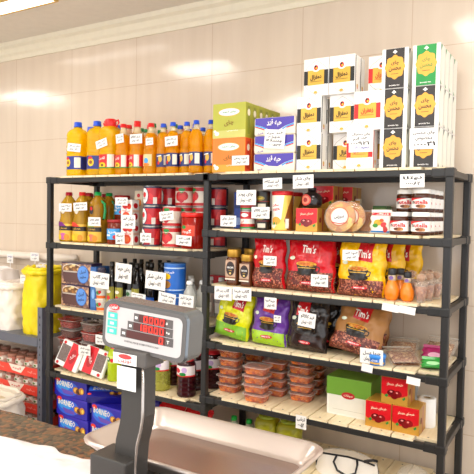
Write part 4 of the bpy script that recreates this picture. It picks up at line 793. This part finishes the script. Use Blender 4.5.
mb = MB(); art(mb, [('r', -.04, .008, .05, .016, GOLD), ('t', 'عسل', 0, .025, .03, .012, 0, WHITE)], cyl(.038)); mb.build('label', r)
put(r, cx(377, .02, -.86), .018, Z, 'small round blue tub with blue lid at the foot of the brown bag', 'tub')
NB = mat('e8dccc', .08, kind='clear', alpha=.17)
def nut_bag(seed, food, w_=.15, l_=.16):
    r = root('nut_bag'); f = bagmap(w_-.03, l_-.05, .035, seed, 1, .004); mb = MB()
    mb.grid(lambda a, b: (lambda q: (q[0], q[2]-l_*.42, -q[1]*.8+.012))(f((a-.5)*(w_-.03), b*(l_-.05), 0)), 14, 14, food); mb.grid(lambda a, b: ((a-.5)*(w_-.03), b*(l_-.05)-l_*.42, .002), 2, 2, food); mb.build('nuts', r)
    mb = MB(); g = bagmap(w_, l_, .045, seed+2, .97, .006); mb.grid(lambda a, b: (lambda q: (q[0], q[2]-l_*.5, -q[1]*.8+.014))(g((a-.5)*w_, b*l_, 0)), 18, 18, NB); mb.grid(lambda a, b: ((a-.5)*w_, b*l_-l_*.5, .001), 2, 2, NB); mb.build('plastic_bag', r)
    mb = MB(); mb.box(-w_*.46, l_*.48, .012, w_*.46, l_*.53, .015, mat('e6ddd0', .2, kind='clear', alpha=.6)); mb.build('zip_seal', r); return r
n1 = nut_bag(1, mat('9a6a4a', .5, kind='speck', h2='e0bc90', h3='7a3c30', scale=110)); n2 = nut_bag(5, mat('c08a5a', .5, kind='speck', h2='e8c8a0', h3='8a5a3c', scale=120)); G = 'clear bags of mixed nuts'
put(n1, 1.033, .115, Z, 'clear bag of mixed nuts lying in front', 'bag', G, rz=.6, rx=.28)
put(n2, .985, .31, Z, 'clear bag of pale nuts behind on the left', 'bag', G, rz=.2, rx=.3)
put(n2, 1.16, .315, Z, 'clear bag of brown nuts standing up at the back right', 'bag', G, rz=-.1, rx=.5)
sw = bag('sweet_packet', .12, .07, .045, P('a8205e', .25), [('e', 0, .035, .03, .012, P('e8a8c0'))], 4); put(sw, 1.165, .185, Z, 'magenta sweet packet by the right post', 'packet', rz=.1, rx=-.3)
sw = bag('sweet_packet', .1, .04, .05, P('2f9a3c', .25), [('e', 0, .02, .03, .008, P('a8e0a0'))], 5); put(sw, 1.183, .065, Z, 'green sweet packet under the magenta one', 'packet', rz=.3, rx=-.4)
tagpx(264.3, 297.5, 276.5, 309, -.018, 'upright price card at the top of the purple coffee bag'); tagpx(273.8, 315.5, 281, 322.5, -.01, 'tiny price card on the right of the purple coffee bag'); tagpx(298.3, 312.5, 315.5, 327, -.01, 'price card on the black coffee bag', ry=.1)
tagpx(360, 349, 383, 364, -.012, 'price card leaning on the small blue tub'); tagpx(361.5, 364.2, 372.7, 372, -.022, 'small blank card on the bar under the blue tub', blank=True, ry=.1); tagpx(406.5, 377.5, 420.3, 385, -.022, 'small blank card on the bar under the nut bags', blank=True, ry=.08)

# ================================================================== right unit, fourth compartment
Z = RZ[4]; OF = mat('b63c00', .3, kind='speck', h2='f48418', h3='7c2200', scale=60)
ft = tub('food_container', .138, .115, .047, OF, fl=1.0); G = 'stacked containers of orange pickle'
for (px, y, n_, l) in ((232, .12, 5, 'left stack'), (258, .05, 4, 'front middle stack'), (277, .2, 4, 'stack behind the front middle one'), (257, .3, 5, 'back stack by the rear post'), (303, .2, 5, 'right stack'), (314, .34, 4, 'stack hidden behind the right one')):
    for k in range(n_): put(ft, cx(px, y+.02, -1.1)+.003*math.sin(k*5+px), y+.01, Z+.0478*k, 'clear container of orange brown pickle, %s of the %s' % (q5[k] if k < n_-1 else 'top', l), 'container', G, rz=.05*math.sin(k*7+px))
db2 = date_box(.122, .122, .13)
GB = carton('gift_box', .222, .15, .185, P('f1eee4', .45), [('r', -.1, .01, .1, .1, P('e9e6da')), ('l', [(-.08, .03), (.08, .03)], .002, P('c8c4b4'))], [('r', .01, .01, .14, .11, P('e4e0d4'))])
mb = MB(); mb.box(-.113, -.003, .1, .113, .153, .188, P('6f9f34', .4), .002); mb.build('lid', GB)
mb = MB(); art(mb, [('e', 0, .105, .034, .017, P('b81420')), ('t', 'سوغات', 0, .105, .045, .016, 0, P('f3d9c0'))], flat(-.0035), step=1); mb.build('seal', GB)
put(GB, .786, .09, Z, 'white gift box with green lid and red oval seal', 'box')
G = 'red and gold date boxes on the lower shelf'
put(db2, cx(378, .03, -1.1)+.001, .03, Z, 'red date box on the shelf, lower left of three', 'box', G)
put(db2, cx(405.5, .03, -1.1), .03, Z, 'red date box on the shelf, lower right of three', 'box', G)
put(db2, cx(394.5, .03, -1.0)-.002, .035, Z+.1225, 'red date box stacked on top of the two', 'box', G)
r = root('paper_roll'); mb = MB(); n = 28
mb.lathe([(.04, 0), (.042, .003), (.042, .132), (.04, .135), (.017, .135), (.016, .13), (.016, .02)], P('f3f1ec', .7), n, close=False); mb.build('paper', r)
mb = MB(); mb.lathe([(.017, .1), (.017, .134), (.0145, .134), (.0145, .1)], P('a88a5c', .7), 20, close=False); mb.build('core', r)
put(r, cx(425.5, .17, -1.1), .19, Z, 'white paper roll standing near the right post', 'paper roll')
rj3 = can('red_jar', .045, .12, mat('7a0f16', .2), [('r', -.04, .03, .05, .09, P('b01c24')), ('t', 'آلو', 0, .06, .04, .022, 0, CREAM)], P('5a0c12', .3), .016)
for k in range(2): put(rj3, cx(336+15*k, .3, -1.0), .33, Z, 'dark red jar behind the green-lidded gift box, %s one' % ('left', 'right')[k], 'jar', 'dark red jars')
ps = bag('patterned_packet', .16, .21, .05, mat('8a8a86', .25), [('r', -.06, .1, .06, .17, P('c8d0b0')), ('e', 0, .07, .04, .03, P('d8a030')), ('t', 'برنج', 0, .15, .07, .03, 0, RED)], 9); put(ps, .99, .30, Z, 'grey patterned packet behind the date boxes', 'packet')
tagpx(295.8, 415.5, 306.3, 429, -.022, 'upright price card on the bar below the right container stack', txt=['ترشی', '۴۵۰۰۰'])

# ================================================================== right unit, bottom compartment
Z = RZ[5]
gbt = bottle('drink_bottle', [(.03, 0), (.034, .006), (.034, .07), (.02, .09), (.013, .105)], mat('d8e4c8', .1, kind='clear', alpha=.4), P('0fae3c', .35), .022, .0165, [('r', -.03, .03, .04, .07, P('e8e8d0'))], .034)
for px, l in ((234, 'left'), (249, 'right')): put(gbt, cx(px, .22, -1.4), .22, Z, 'small bottle with bright green cap on the bottom shelf, %s one' % l, 'bottle', 'small green-capped bottles')
olb = mat('a8a41c', .3, kind='speck', h2='c4c03a', h3='8a8a18', scale=25)
ol = root('olive_jar'); mb = MB(); mb.lathe([(.05, 0), (.062, .01), (.066, .13), (.058, .155), (.046, .162)], olb, 22, sq=3); mb.build('jar_body', ol); mb = MB(); mb.lathe([(.048, .16), (.05, .162), (.05, .171), (.044, .174)], P('8a9a2a', .35), 20); mb.build('lid', ol)
for px, l in ((266, 'left'), (288, 'right')): put(ol, cx(px, .2, -1.35), .22, Z, 'yellow green jar on the bottom shelf behind the weighing pan, %s one' % l, 'jar', 'yellow green jars')
# white carrier bag with black piping
bg = root('carrier_bag'); bg.location = (.775, .13, Z); tag(bg, 'white carrier bag with black piping and black handle on the bottom shelf', 'bag')
mb = MB()
def cbf(s):
    def f(a, b): x = (a-.5)*.34; return (x*(1-.12*b), s*(.08*(1-(2*a-1)**4)*(1-.55*b)+.004)+.006*mnoise.noise(Vector((x*14, b*3, s))), b*.085+.02*math.sin(a*PI)*b)
    return f
mb.grid(cbf(-1), 20, 8, P('eee6da', .5)); mb.grid(cbf(1), 20, 8, P('eee6da', .5)); mb.grid(lambda a, b: ((a-.5)*.30, (b-.5)*.075*(1-(2*a-1)**4), .083+.02*math.sin(a*PI)+.004*mnoise.noise(Vector((a*8, b*5, 1)))), 16, 6, P('e8ded0', .5)); mb.build('fabric', bg)
mb = MB(); bl = P('15151a', .5)
mb.tube([(-.16, -.01, .008), (-.155, -.02, .07), (-.15, -.035, .088), (-.07, -.045, .099), (.02, -.045, .106), (.1, -.04, .1), (.148, -.03, .088)], .0045, bl); mb.build('piping', bg)
mb = MB(); mb.tube([(-.04, -.045, .098), (-.045, -.07, .075), (-.02, -.085, .045), (.03, -.088, .03), (.07, -.08, .05), (.072, -.06, .085), (.066, -.045, .101)], .0055, bl); mb.build('handle', bg); mb = MB(); mb.tube([(.1, -.04, .1), (.12, -.05, .112), (.145, -.05, .12), (.158, -.03, .112)], .007, bl); mb.build('handle', bg); mb = MB(); mb.tube([(-.15, -.035, .088), (-.168, -.04, .1), (-.16, -.04, .112), (-.135, -.04, .104)], .006, bl); mb.build('handle', bg)
dm = root('clear_dome'); mb = MB(); mb.lathe([(.085, 0), (.086, .01), (.082, .06), (.06, .1), (.03, .118), (.012, .122)], mat('e8e2d8', .06, kind='clear', alpha=.28), 28); mb.build('cover', dm)
mb = MB(); mb.lathe([(.075, .002), (.078, .012), (.06, .02)], P('d8c8b0', .5), 24); mb.build('base', dm)
put(dm, 1.1, .12, Z, 'clear plastic dome cover on the bottom shelf at the right', 'cover')

# ================================================================== grey slotted shelving at the left
GS = mat('5f626e', .45, scale=30); GX0, GX1 = -2.95, -1.295; gs = tag(root('slotted_shelving'), 'low grey slotted steel shelving at the left holding sacks and jar packs', 'shelving')
def slot_post(x, y, sx):
    mb = MB(); z1 = -.835; mb.box(min(x, x-sx*.048), y, FLOOR, max(x, x-sx*.048), y+.0025, z1, GS); mb.box(min(x, x-sx*.0025), y, FLOOR, max(x, x-sx*.0025), y+.04, z1, GS)
    hm = P('2a2b30'); art(mb, [('e', x-sx*.026, FLOOR+.05+.05*k, .006, .009, hm) for k in range(17)], lambda u, v, d: (u, y-.0006, v), step=1); mb.build('post', gs)
for y, in ((0.0,), (.40,)): slot_post(GX1, y, 1); slot_post(GX0, y, -1)
for z in (-1.045, -1.70):
    mb = MB(); mb.box(GX0, .003, z, GX1, .438, z+.004, GS); mb.box(GX0+.05, -.001, z-.055, GX1-.05, .003, z+.004, GS); mb.box(GX0+.05, .436, z-.045, GX1-.05, .44, z+.004, GS); mb.build('shelf_panel', gs)
# shrink-wrapped packs of jars
GL = mat('e4d8c8', .12, kind='clear', alpha=.55); TRB = mat('ea4232', .35)
def jar_pack(nx):
    r = root('jar_pack'); p = .092; W = nx*p
    for j in range(2):
        for i in range(nx):
            mb = MB(); x = -W/2+p*(i+.5); y = .05+.092*j
            mb.lathe([(.036, 0), (.04, .006), (.04, .085), (.032, .1)], mat('c4aa98', .2, kind='speck', h2='e6dccc', h3='b86a58', scale=40), 16, (x, y, .002)); mb.lathe([(.035, .1), (.036, .102), (.036, .118), (.033, .12)], P('a8705a', .4), 16, (x, y, .002)); jr = mb.build('jar', r)
            mb = MB(); art(mb, [('r', -.028, .07, .028, .092, P('dcd6c8')), ('e', 0, .08, .012, .008, P('5a7a3a'))], cyl(.0405, (x, y))); mb.build('label', jr)
    mb = MB(); mb.box(-W/2, 0, 0, W/2, .003, .062, TRB); mb.box(W/2-.003, .003, 0, W/2, .19, .062, TRB); mb.box(-W/2, .003, 0, -W/2+.003, .19, .062, TRB); mb.box(-W/2, .187, 0, W/2, .19, .062, TRB); mb.build('tray', r)
    mb = MB(); art(mb, [('p', [(-W*.16, .062), (-W*.08, .02), (W*.12, .012), (W*.22, .062)], P('efe0d0')), ('t', 'گوجه', W*.03, .04, W*.2, .02, 0, RED), ('t', 'رب گوجه', W*.36, .034, W*.18, .02, 0, P('f6b0a0')), ('t', 'رب گوجه', -W*.36, .034, W*.18, .02, 0, P('f6b0a0'))], flat(0), step=1); mb.build('print', r); return r
jp = jar_pack(5); G = 'packs of jars in red trays'; Zb = -1.694
for k in range(4):
    put(jp, -1.60-.012*((k+1) % 2), .03, Zb+.1225*k+.02*0, 'red tray of jars under the grey shelf, right hand pile, %s' % q5[k], 'tray of jars', G)
    put(jp, -2.09, .04, Zb+.1225*k, 'red tray of jars under the grey shelf, left hand pile, %s' % q5[k], 'tray of jars', G)
# sacks on the grey shelf
def sack(name, w_, d_, h_, m, seed, shapes=(), roll=True, fold=.012, rollm=None):
    r = root(name); mb = MB()
    def f(a, b, o=0):
        an = 2*PI*a; n = 3.2; c, s = math.cos(an), math.sin(an); k = 1/((abs(c)**n+abs(s)**n)**(1/n)); bu = 1+.05*math.sin(b*PI)-.14*max(0, b-.8)*2
        q = fold*mnoise.noise(Vector((c*3+seed, s*3, b*4)))+fold*.5*mnoise.noise(Vector((c*9, s*9, b*9+seed)))
        return ((w_/2*bu*k+q+o)*c, (d_/2*bu*k+q+o)*s, h_*b+(.012*math.sin(an*3+seed) if b > .95 else 0))
    mb.grid(f, 44, 22, m); mb.grid(lambda a, b: (lambda p: (p[0]*b, p[1]*b, h_*.93+.02*b))(f(a, .96)), 44, 3, m); mb.build('sack_body', r)
    if roll:
        mb = MB(); R = .02
        for t in range(2):
            pts = []
            for i in range(44):
                p = f(i/44, .95, .004); q = .012*mnoise.noise(Vector((i*.7, seed, t))); pts.append((p[0]*(1.02-.1*t), p[1]*(1.02-.1*t), p[2]+.015+t*.022+q))
            mb.tube(pts, R*(.95-.25*t), rollm or m, 8, True)
        mb.build('rolled_top', r)
    if shapes:
        mb = MB(); art(mb, shapes, lambda u, v, d: (u, -d_/2*1.07-.012-d, v), step=1); mb.build('print', r)
    return r
SY = mat('f2d80c', .38, bump=.4, scale=25); SW = mat('f1e6dc', .55, bump=.3, scale=30); SX = mat('eee6e2', .5, bump=.3, scale=30); Zs = -1.04
ys = sack('grain_sack', .205, .24, .43, SY, 2, fold=.022)
put(ys, cx(43.5, .16, -.8), .16, Zs, 'big bright yellow sack with rolled top next to the black shelving', 'sack', 'sacks on the grey shelf')
put(sack('grain_sack', .185, .24, .30, SW, 4, fold=.016), cx(15.5, .15, -.9), .15, Zs, 'cream white sack with open rolled top left of the yellow one', 'sack', 'sacks on the grey shelf')
put(sack('grain_sack', .26, .11, .44, SX, 6, [('p', [(-.03+.05*math.cos(t)*(1.5 if 1 else 1), .33+.07*math.sin(t)) for t in [PI*.45+i*.2 for i in range(12)]]+[(-.03+.035*math.cos(t)*1.5, .33+.05*math.sin(t)) for t in [PI*.45+i*.2 for i in range(11, -1, -1)]], P('3a44a0')), ('t', 'برنج', .05, .38, .09, .04, .3, P('4a52a8'))], roll=False), -1.66, .37, Zs, 'white sack with blue print behind the cream one', 'sack', 'sacks on the grey shelf')
put(sack('grain_sack', .30, .26, .40, SX, 8, [('t', 'برنج', .09, .33, .1, .035, 0, P('d8202c')), ('e', .08, .17, .05, .03, P('2f9a6a')), ('e', .1, .1, .05, .02, P('c8384a'))], roll=False), -2.04, .2, Zs, 'white sack with red letters and green print at the left edge', 'sack', 'sacks on the grey shelf')
mb = MB(); mb.tube([(-2.6, 0, 0), (-2.3, 0, .004), (-1.9, 0, .006), (-1.44, 0, .012)], .028, mat('efe2d4', .45, bump=.3, scale=25), 14); o = mb.build('plastic_roll'); o.location = (0, .43, -.555); tag(o, 'long cream roll of plastic lying across the rear sacks', 'roll')
def stick_tag(x0, y0, x1, y1, y, zb, label, **k):
    a = at(x0, (y0+y1)/2, y); b = at(x1, (y0+y1)/2, y); t = at((x0+x1)/2, y0, y); u = at((x0+x1)/2, y1, y); r = root('sign_on_stick'); X = (a.x+b.x)/2
    r.location = (X, y, zb); tag(r, label, 'price sign', 'small price signs stuck in the sacks'); w_, h_ = b.x-a.x, t.z-u.z; zc = (t.z+u.z)/2-zb
    mb = MB(); mb.box(-w_/2, -.001, zc-h_/2, w_/2, .001, zc+h_/2, WHITE); art(mb, [('t', 'برنج هندی', 0, zc+h_*.2, w_*.7, h_*.28, 0, P('4a4a9a')), ('t', '۳۲۰۰۰', 0, zc-h_*.2, w_*.5, h_*.24, 0, INK)], flat(-.001)); c = mb.build('card', r)
    mb = MB(); mb.tube([(0, .003, 0), (0, .003, zc)], .003, WHITE, 6); mb.build('stick', r)
stick_tag(30.5, 252.5, 39, 261, .36, -.60, 'white sign on a stick highest above the yellow sack'); stick_tag(36, 265, 45.5, 273, .16, -.62, 'white sign on a stick in the yellow sack by the shelving post')
stick_tag(20.3, 275, 29, 284, .08, -.72, 'white sign on a stick between the cream and yellow sacks'); stick_tag(3.5, 282.5, 13, 292, .06, -.78, 'white sign on a stick at the left of the cream sack'); stick_tag(7, 254, 13, 263, .40, -.66, 'small pale sign on a stick at the far left against the wall')
# open white sack on the floor in front
os_ = sack('open_sack', .40, .3, .34, mat('eadfcf', .55, bump=.4, scale=18), 12, fold=.02); mb = MB(); mb.lathe([(.15, .312), (.1, .33), (.03, .34)], mat('cdb892', .6, kind='speck', h2='e2d2b0', scale=200), 20, sy=.7); mb.build('grain', os_)
put(os_, -1.52, -.22, FLOOR+.001, 'open off-white sack of grain on the floor before the grey shelving', 'sack')

# ================================================================== counter, cloth, plastic
CT = -.87; cn = root('counter'); tag(cn, 'wooden shop counter under the weighing scale', 'counter'); cn.location = (.65, -1.75, FLOOR)
WD = mat('7a5a3c', .5, kind='wood', h2='94704c'); hh = CT-FLOOR-.004
mb = MB(); mb.box(-1.3, -.45, hh-.03, 1.1, .40, hh, WD, .004); mb.build('countertop', cn)
for q in ((-1.25, -.4, -1.22, .36), (1.02, -.4, 1.05, .36)): mb = MB(); mb.box(q[0], q[1], 0, q[2], q[3], hh-.03, WD); mb.build('side_panel', cn)
mb = MB(); mb.box(-1.22, .33, 0, 1.02, .35, hh-.03, WD); mb.build('back_panel', cn)
FL = mat('36241c', .45, kind='speck', h2='80502c', h3='4e4634', scale=75)
mb = MB(); mb.grid(lambda a, b: (-.66+2.42*a, -2.21+.875*b, CT+.003*mnoise.noise(Vector((a*18, b*8, 0)))), 80, 30, FL)
mb.grid(lambda a, b: (-.66+2.42*a, -1.335+.004*math.sin(a*60), CT-.12*(1-b)+0.0*a), 80, 4, FL); o = mb.build('oilcloth'); tag(o, 'brown flowered oilcloth covering the counter under the white plastic', 'tablecloth')
hr = [(0, 431.6), (23, 423), (48, 434), (62, 435), (83, 442), (97, 447), (112, 455)]
pts = [at(px, py, -1.40-.0012*px) for px, py in hr]
def plastic(a, b):
    x = -.25+1.06*a; y0 = -2.12; e = .012*math.sin(x*31)+.01*math.sin(x*17+1)+.006*math.sin(x*70); yt = -1.50+.14*max(-.2, min(.3, x-.28))+e*.7
    y = y0+(yt-y0)*b; ed = min(1, (1-b)*9)*min(1, b*9)*min(1, a*12)*min(1, (1-a)*12)
    h = (.008+.018*abs(mnoise.noise(Vector((x*4.5, y*6, 2))))+.010*abs(mnoise.noise(Vector((x*13, y*15, 5))))+.006*mnoise.noise(Vector((x*35, y*35, 1))))
    h += .03*math.exp(-((x-.34)/.06)**2-((y+1.54)/.06)**2)
    return (x, y, CT+.004+h*ed**.6)
mb = MB(); mb.grid(plastic, 110, 80, mat('e0d9da', .4)); o = mb.build('plastic_sheet'); tag(o, 'crumpled white plastic bags spread on the counter left of the scale', 'plastic bags')

# ================================================================== weighing scale
DKG = mat('3b3835', .38, .25, scale=20); CHR = mat('b4aca6', .22, .8); sl = tag(root('weighing_scale'), 'electronic weighing scale with steel pan and display head on a pole', 'scale')
mb = MB(); mb.box(.82, -1.60, CT+.006, 1.2, -1.43, -.81, DKG, .01); mb.box(.9, -1.70, CT+.006, .985, -1.59, -.83, DKG); mb.box(.893, -1.735, CT+.006, .99, -1.665, -.690, DKG, .004); mb.build('scale_body', sl)
mb = MB(); mb.box(.95, -1.56, -.81, 1.09, -1.47, -.7695, P('2a2826')); mb.build('pan_support', sl)
# pan
def rr2(x0, y0, x1, y1, r, z, n=6):
    o = []
    for cx_, cy_, a0 in ((x1-r, y1-r, 0), (x0+r, y1-r, PI/2), (x0+r, y0+r, PI), (x1-r, y0+r, 1.5*PI)):
        for i in range(n+1): a = a0+PI/2*i/n; o.append((cx_+r*math.cos(a), cy_+r*math.sin(a), z))
    return o
PX0, PX1, PY0, PY1, PZ = .745, 1.262, -1.635, -1.342, -.725
def ring(i, z, r): return rr2(PX0+i, PY0+i, PX1-i, PY1-i, r, z)
ls = [ring(.0, PZ-.006, .05), ring(-.002, PZ, .052), ring(.004, PZ+.003, .048), ring(.012, PZ-.002, .042), ring(.034, PZ-.034, .035), ring(.040, PZ-.040, .03), ring(.044, PZ-.041, .028)]
und = [ring(.046, PZ-.044, .02), ring(.036, PZ-.04, .03), ring(.006, PZ-.01, .046)]
mb = MB(); N_ = 28; ls = und+ls; vs = [p for l in ls for p in l]; fs = [(j*N_+i, j*N_+(i+1) % N_, (j+1)*N_+(i+1) % N_, (j+1)*N_+i) for j in range(len(ls)-1) for i in range(N_)]; fs.append(tuple(reversed(range(N_))))
PM = mat('cfc2ba', .3, .8, scale=4); mb.add(vs, fs, PM, True); mb.add(ls[-1], [tuple(range(N_))], mat('b5a39c', .22, .92, scale=4)); pan = mb.build('pan', sl)
# pole
mb = MB(); w1 = .062
cl = [(-.86, .962), (-.70, .964), (-.66, .968), (-.625, .978), (-.60, .982), (-.48, .982)]
L_ = [(x-w1/2, z) for z, x in cl]; R_ = [(x+w1/2, z) for z, x in reversed(cl)]
mb.prism(L_+R_, -1.705, -1.672, DKG); p_ = mb.build('pole', sl, True)
mb = MB(); mb.tube([(x+w1/2-.0035, -1.7065, z) for z, x in cl], .0035, CHR, 6); mb.build('edge_strip', p_)
mb = MB(); mb.box(.936, -1.715, -.499, 1.022, -1.655, -.468, mat('55504c', .4, .2), .004); cpn = mb.build('pole_head', sl)
mb = MB(); art(mb, [('r', .938, -.497, 1.0, -.475, WHITE), ('e', .97, -.481, .018, .005, P('e03a3a')), ('t', 'توزین', .97, -.490, .036, .008, 0, P('d83434')), ('r', .950, -.548, 1.0, -.501, P('f4f2ee')), ('l', [(.952, -.538), (.985, -.538)], .0015, P('b8b4b0')), ('l', [(.952, -.545), (.98, -.545)], .0015, P('b8b4b0'))], flat(-1.7155), step=1); mb.build('sticker', sl)
hd = bpy.data.objects.new('display_head', None)
hm_ = MB(); hw, hh_, hd_ = .204, .098, .062
HS = 1.03
def rrz(w_, h_, r, y, cx0=0): return [(p[0], y, p[1]) for p in rr2(-w_/2, -h_/2, w_/2, h_/2, r, 0)]
SV = mat('767b80', .25, .75, scale=12); ls = [rrz(hw-.006, hh_-.006, .016, -.002), rrz(hw, hh_, .018, .003), rrz(hw, hh_, .018, hd_-.008), rrz(hw-.012, hh_-.012, .014, hd_)]
vs = [p for l in ls for p in l]; fs = [(j*N_+(i+1) % N_, j*N_+i, (j+1)*N_+i, (j+1)*N_+(i+1) % N_) for j in range(3) for i in range(N_)]+[tuple(range(N_)), tuple(reversed(range(3*N_, 4*N_)))]
hm_.add(vs, fs, SV); ho = hm_.build('display_head', sl, True); ho.location = (1.004, -1.70, -.4265); ho.rotation_euler = (.0, .062, .06); ho.scale = (HS, 1, HS)
bpy.data.objects.remove(hd)
mb = MB(); FG = P('5a5654', .3); vs = rrz(hw-.006, hh_-.006, .015, -.003); mb.add(vs, [tuple(range(28))], FG)
vs = rrz(hw-.022, hh_-.022, .012, -.0042); mb.add(vs, [tuple(range(28))], P('bbb7b6', .35)); mb.build('face_plate', ho, False)
def seg(ch, x, z, w_, h_, m, t=.0014):
    S7 = {'0': 'abcdef', '1': 'bc', '8': 'abcdefg', '.': 'p'}[ch]; q = {'a': (0, h_-t, w_, h_), 'd': (0, 0, w_, t), 'g': (0, h_/2-t/2, w_, h_/2+t/2), 'b': (w_-t, h_/2, w_, h_), 'c': (w_-t, 0, w_, h_/2), 'e': (0, 0, t, h_/2), 'f': (0, h_/2, t, h_), 'p': (w_+.001, 0, w_+.0025, .0015)}
    return [('r', x+q[k][0], z+q[k][1], x+q[k][2], z+q[k][3], m) for k in S7]
LED = mat('ff2a1c', .4, emit=1.3); DW = mat('4a160c', .3); TL = P('3fc0b0', .4); GY = P('56504e', .4)
sh = [('r', -.022, .0155, .07, .032, GY), ('r', -.036, -.002, .071, .0145, GY), ('r', -.052, -.0195, .073, -.003, GY), ('r', -.01, .0165, .055, .031, DW), ('r', -.022, -.001, .055, .0135, DW), ('r', -.038, -.0185, .055, -.004, DW)]
sh += [('t', '$', .056, .0235, .005, .005, 0, WHITE), ('t', 'kg', .06, .006, .008, .005, 0, WHITE), ('t', 'T', .061, -.0115, .006, .006, 0, WHITE), ('r', -.019, .021, -.013, .026, WHITE), ('r', -.032, .003, -.026, .008, WHITE), ('r', -.048, -.014, -.041, -.009, WHITE)]
for i, z in enumerate((.0125, -.003, -.0185)): sh += [('r', -.086, z, -.062, z+.0125, TL), ('r', -.08, z+.0035, -.07, z+.009, P('c8efe8'))]
sh += [('e', -.071, .036, .013, .006, P('e43c3c')), ('t', 'توزین', -.072, .036, .018, .007, 0, WHITE), ('l', [(-.084, .027), (-.064, .027)], .0012, P('c84444'))]
mb = MB(); art(mb, sh, flat(-.0046), step=1, d0=.0003, dd=.00002)
art(mb, [('t', 'DIGITAL PRICE COMPUTING SCALE', .0, -.0265, .082, .0035, 0, P('5a5654'))], flat(-.0046), step=1, d0=.001)
for s, xr, z in (('0000', .054, .0185), ('18000', .054, .001), ('0', .054, -.0165)):
    for k, c in enumerate(s): art(mb, seg(c, xr-.0128*(len(s)-k), z-.001, .0088, .0125, LED, .0018), flat(-.0046), step=1, d0=.0014, dd=.00001)
mb.build('readout', ho)

# ================================================================== nudge goods that stand too close apart
def relax(names, z_, x0, x1, y1=.455, extra=()):
    cols = {}
    for o in bpy.data.objects:
        if o.parent is None and o.get('category') and re.match('^('+names+r')(\.\d+)?$', o.name) and z_-.02 < o.location.z < z_+.4 and x0-.2 < o.location.x < x1+.2:
            q = max(v.co.xy.length for c in o.children if c.name.split('.')[0] in ('body', 'jar_body', 'lid') for v in c.data.vertices)*o.scale[0]
            if o.get('sq'): q *= .93
            k = (round(o.location.x/.02), round(o.location.y/.02)); 
            hit = next((c for c in cols.values() if abs(c[0]-o.location.x) < .012 and abs(c[1]-o.location.y) < .008), None)
            if hit: hit[3].append((o, o.location.x-hit[0])); hit[2] = max(hit[2], q)
            else: cols[o.name] = [o.location.x, o.location.y, q, [(o, 0)], o.location.y < .1]
    C = list(cols.values())
    for it in range(400):
        mv = 0
        for i in range(len(C)):
            for j in range(i+1, len(C)):
                a, b = C[i], C[j]; dx, dy = b[0]-a[0], b[1]-a[1]; d = math.hypot(dx, dy) or 1e-4; g = a[2]+b[2]+.0025-d
                if g > 0:
                    wa, wb = (.15 if a[4] else 1), (.15 if b[4] else 1); t = wa+wb; ux, uy = dx/d, dy/d
                    a[0] -= ux*g*wa/t; a[1] -= uy*g*wa/t; b[0] += ux*g*wb/t; b[1] += uy*g*wb/t; mv += g
        for c in C: c[0] = min(x1-c[2], max(x0+c[2], c[0])); c[1] = min(y1-c[2], max(c[2]-.012, c[1]))
        if mv < .0005: break
    for c in C:
        for o, dx in c[3]: o.location.x = c[0]+dx; o.location.y = c[1]
relax('oil_bottle', LZ[0], -1.2, .012)
relax('syrup_bottle|jam_jar', LZ[1], -1.2, -.62)
relax('tomato_can|tomato_paste_jar', LZ[1], -.53, .03)
relax('glass_bottle|powder_tin|clear_bottle', LZ[2], -.78, .05, .33)
relax('pickle_jar|juice_bottle', LZ[3], -.86, .06)
relax('candy_cup|honey_bottle', RZ[2], .96, 1.2)
